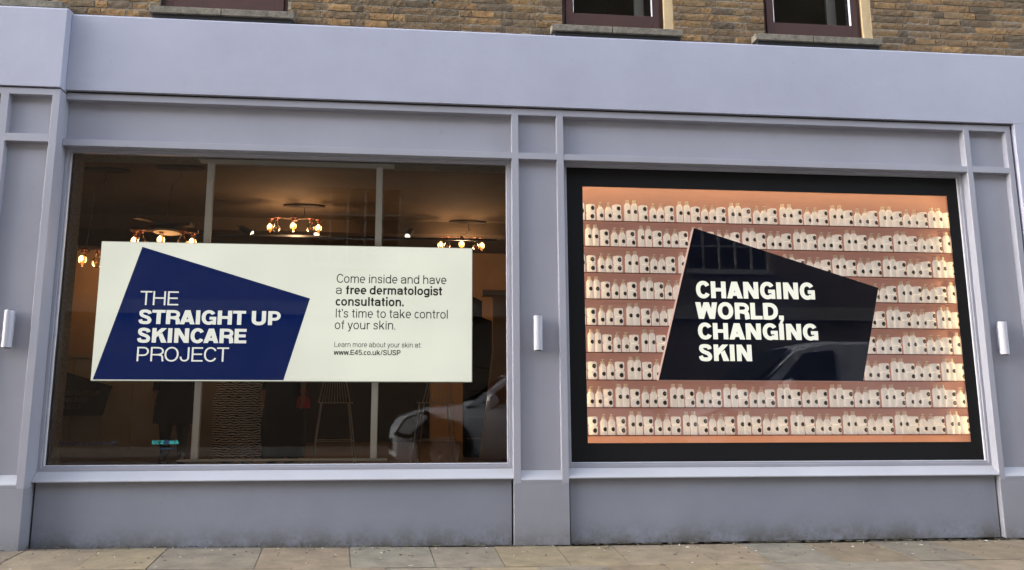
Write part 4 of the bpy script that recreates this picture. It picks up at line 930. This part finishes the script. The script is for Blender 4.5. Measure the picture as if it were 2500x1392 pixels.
def vehicle(kind, x0, yside, label, cat, S=1.0, zg=-.10):
    """nose points to -x; the near side, facing the shop, is at y = yside"""
    if kind == 'car':
        Lc, Wd = 4.1, 1.75; wx = (.82, 3.35); wr = .33
        low = [(.0, .28, .62, .60), (.12, .2, .80, .80), (.5, .18, .92, .93), (1.25, .18, 1.0, 1.0), (2.5, .18, 1.02, 1.0), (3.7, .2, 1.0, .97), (4.02, .25, .9, .9), (4.1, .35, .8, .84)]
        gh = [(1.15, 1.0, .92), (1.75, 1.44, .80), (2.6, 1.52, .78), (3.4, 1.47, .76), (3.85, 1.0, .88)]
    else:
        Lc, Wd = 5.2, 1.95; wx = (.9, 3.9); wr = .34
        low = [(.0, .3, .75, .7), (.1, .22, .95, .86), (.5, .2, 1.12, .97), (1.1, .2, 1.25, 1.0), (2.5, .2, 1.28, 1.0), (4.8, .2, 1.28, 1.0), (5.2, .3, 1.2, .95)]
        gh = [(.95, 1.2, .95), (1.85, 2.02, .84), (2.4, 2.14, .84), (4.9, 2.14, .86), (5.15, 1.25, .95)]
    t = thing('parked_'+kind, label, cat, (x0, yside, zg)); t.scale = (S, S, S); hw2 = Wd/2; cy = -hw2
    rg = []
    for x, z0, z1, wf in low:
        h = hw2*wf
        rg.append([(x, cy-h*.93, z0), (x, cy-h, z0+.12), (x, cy-h, (z0+z1)/2), (x, cy-h*.97, z1-.10), (x, cy-h*.88, z1), (x, cy, z1+.03), (x, cy+h*.88, z1), (x, cy+h*.97, z1-.10), (x, cy+h, (z0+z1)/2), (x, cy+h, z0+.12), (x, cy+h*.93, z0)])
    b = MB().rings(rg).build('body', Msil, t, smooth=True)
    rg = []
    zb = low[3][2]-.02
    for i, (x, z1, wf) in enumerate(gh):
        h = hw2*wf; hb = hw2*.93
        rg.append([(x, cy-hb, zb), (x, cy-h, z1-.06), (x, cy-h*.85, z1), (x, cy, z1+.03), (x, cy+h*.85, z1), (x, cy+h, z1-.06), (x, cy+hb, zb)])
    MB().rings(rg).build('cabin', Msil, t, smooth=True)
    # side and front glass, set just proud of the cabin
    for s in (1, -1):
        yy = lambda h: cy+s*(hw2*h+.006)
        if kind == 'car': q = [(1.35, 1.02, .925), (1.88, 1.40, .815), (2.55, 1.45, .80), (2.55, 1.02, .925)]; q2 = [(2.62, 1.02, .925), (2.62, 1.45, .80), (3.35, 1.40, .79), (3.6, 1.05, .92)]; qs = (q, q2)
        else: qs = ([(1.32, 1.27, .945), (1.98, 1.93, .865), (2.5, 1.98, .86), (2.5, 1.27, .945)],)
        for q in qs:
            MB().face([(x, yy(h), z) for x, z, h in q]).face([(x, yy(h)-s*.004, z) for x, z, h in q]).build('side_window', Mcarglass, t)
        for x in wx:
            MB().lathe([(wr*1.25, -.002), (wr*1.25, .004)], 32).build('wheel_arch', Mblackp, t).matrix_local = Matrix.Translation((x, cy+s*(hw2+.004), wr+.05)) @ Matrix.Rotation(R(90), 4, 'X')
            wheel(t, x, cy+s*(hw2-.085), wr, wr, .2, Mrim if kind == 'car' else Mblackp)
        if kind == 'car': hp = [(.10, .58), (.30, .52), (.62, .84), (.52, .90), (.25, .80)]
        else: hp = [(.08, .66), (.32, .62), (.62, .98), (.45, 1.0), (.15, .88)]
        hx, hz_ = sum(p_[0] for p_ in hp)/len(hp), sum(p_[1] for p_ in hp)/len(hp)
        hl = MB().prism([(hx+(x-hx)*1.12, hz_+(z-hz_)*1.12) for x, z in hp], cy+s*(hw2*.9), cy+s*(hw2+.006)).build('headlight', Mblackp, t, bevel=.008)
        MB().prism([(hx+(x-hx)*.86, hz_+(z-hz_)*.80) for x, z in hp], cy+s*(hw2*.965), cy+s*(hw2+.014)).build('lamp_lens', Mlamp, hl, bevel=.01)
        ml = MB(); mz = 1.05 if kind == 'car' else 1.38; mx_ = 1.5 if kind == 'car' else 1.55
        ml.rings([[(mx_+rx*math.cos(a), cy+s*(hw2+o_), mz+rz_*math.sin(a)) for a in [2*math.pi*i/12 for i in range(12)]] for o_, rx, rz_ in ((-.02, .05, .05), (.06, .09, .10), (.2, .09, .12), (.24, .05, .08))])
        ml.build('wing_mirror', Msil, t, smooth=True)
    a, c = gh[0], gh[1]; az = max(a[1], zb); dx, dz = c[0]-a[0], c[1]-az; ln = math.hypot(dx, dz); nx_, nz_ = -dz/ln*.035, dx/ln*.035
    W_ = lambda u, k: (a[0]+dx*u+nx_, cy+k*hw2*(a[2]*.94+(c[2]*.90-a[2]*.94)*u), az+.03+dz*u+nz_)
    MB().face([W_(.06, -1), W_(.06, 1), W_(.94, 1), W_(.94, -1)]).face([W_(.065, -.99), W_(.065, .99), W_(.93, .99), W_(.93, -.99)]).build('windscreen', Mcarglass, t)
    MB().box(-.012, .08, cy-.6, cy+.6, .35, .5).build('grille', Mblackp, t, bevel=.01)
    return t
vehicle('car', -1.15, -7.35, 'silver hatchback parked across from the shop, mirrored low in the left window', 'car', 1.28, -.10)
vehicle('van', 4.75, -7.35, 'silver van parked beyond, mirrored on the navy slogan sign', 'van', 1.2, -.10)

OB = thing('townhouse_terrace', 'brown brick terrace opposite with white barred windows, mirrored faintly in the shop glass', 'building')
ow = MB(); WXS = [-26.8, -21.05, -15.3, -3.8, 1.95, 7.7, 19.2, 24.95, 30.7]; WW = 2.65
prev = -30
ZR = [(0, 5.3, False), (5.3, 7.6, True), (7.6, 8.9, False), (8.9, 10.9, True), (10.9, 15.6, False)]
for z0, z1, op in ZR:
    if not op: ow.box(-30, 36, -15.6, -15.0, z0, z1)
    else:
        xp = -30
        for x in WXS: ow.box(xp, x, -15.6, -15.0, z0, z1); xp = x+WW
        ow.box(xp, 36, -15.6, -15.0, z0, z1)
ow.box(-30, 36, -24, -15.6, 15.5, 15.6); ow.box(-30, 36, -15.62, -15.601, 0, 15.5)
ow.build('facade_wall', mat('soot_brick', (.06, .047, .033), .9, noise=.3, scale=1.2), OB)
MB().box(-30, 36, -15, -14.85, 3.75, 4.15).box(-30, 36, -15, -14.8, 15.45, 15.75).build('cornice', mat('pale_stone', (.12, .11, .09), .8), OB)
Mwf = mat('white_bars', (.15, .15, .14), .5)
for x in WXS:
    for z0, z1 in ((5.3, 7.6), (8.9, 10.9)):
        if not (-12 < x < 12): continue
        f = MB(); f.box(x-.05, x+WW+.05, -15.1, -14.9, z0-.14, z0-.001)
        fo = f.build('window', Mwf, OB)
        g = MB(); g.box(x, x+WW, -15.2, -15.18, z0, z1); g.build('pane', Mcarglass, fo)
        h = MB()
        for i in range(6): u = x+i*(WW-.06)/5; h.box(u, u+.06, -15.17, -15.11, z0, z1)
        for i in range(4): u = z0+i*(z1-z0-.06)/3; h.box(x, x+WW, -15.165, -15.115, u, u+.06)
        h.build('glazing_bar', Mwf, fo)
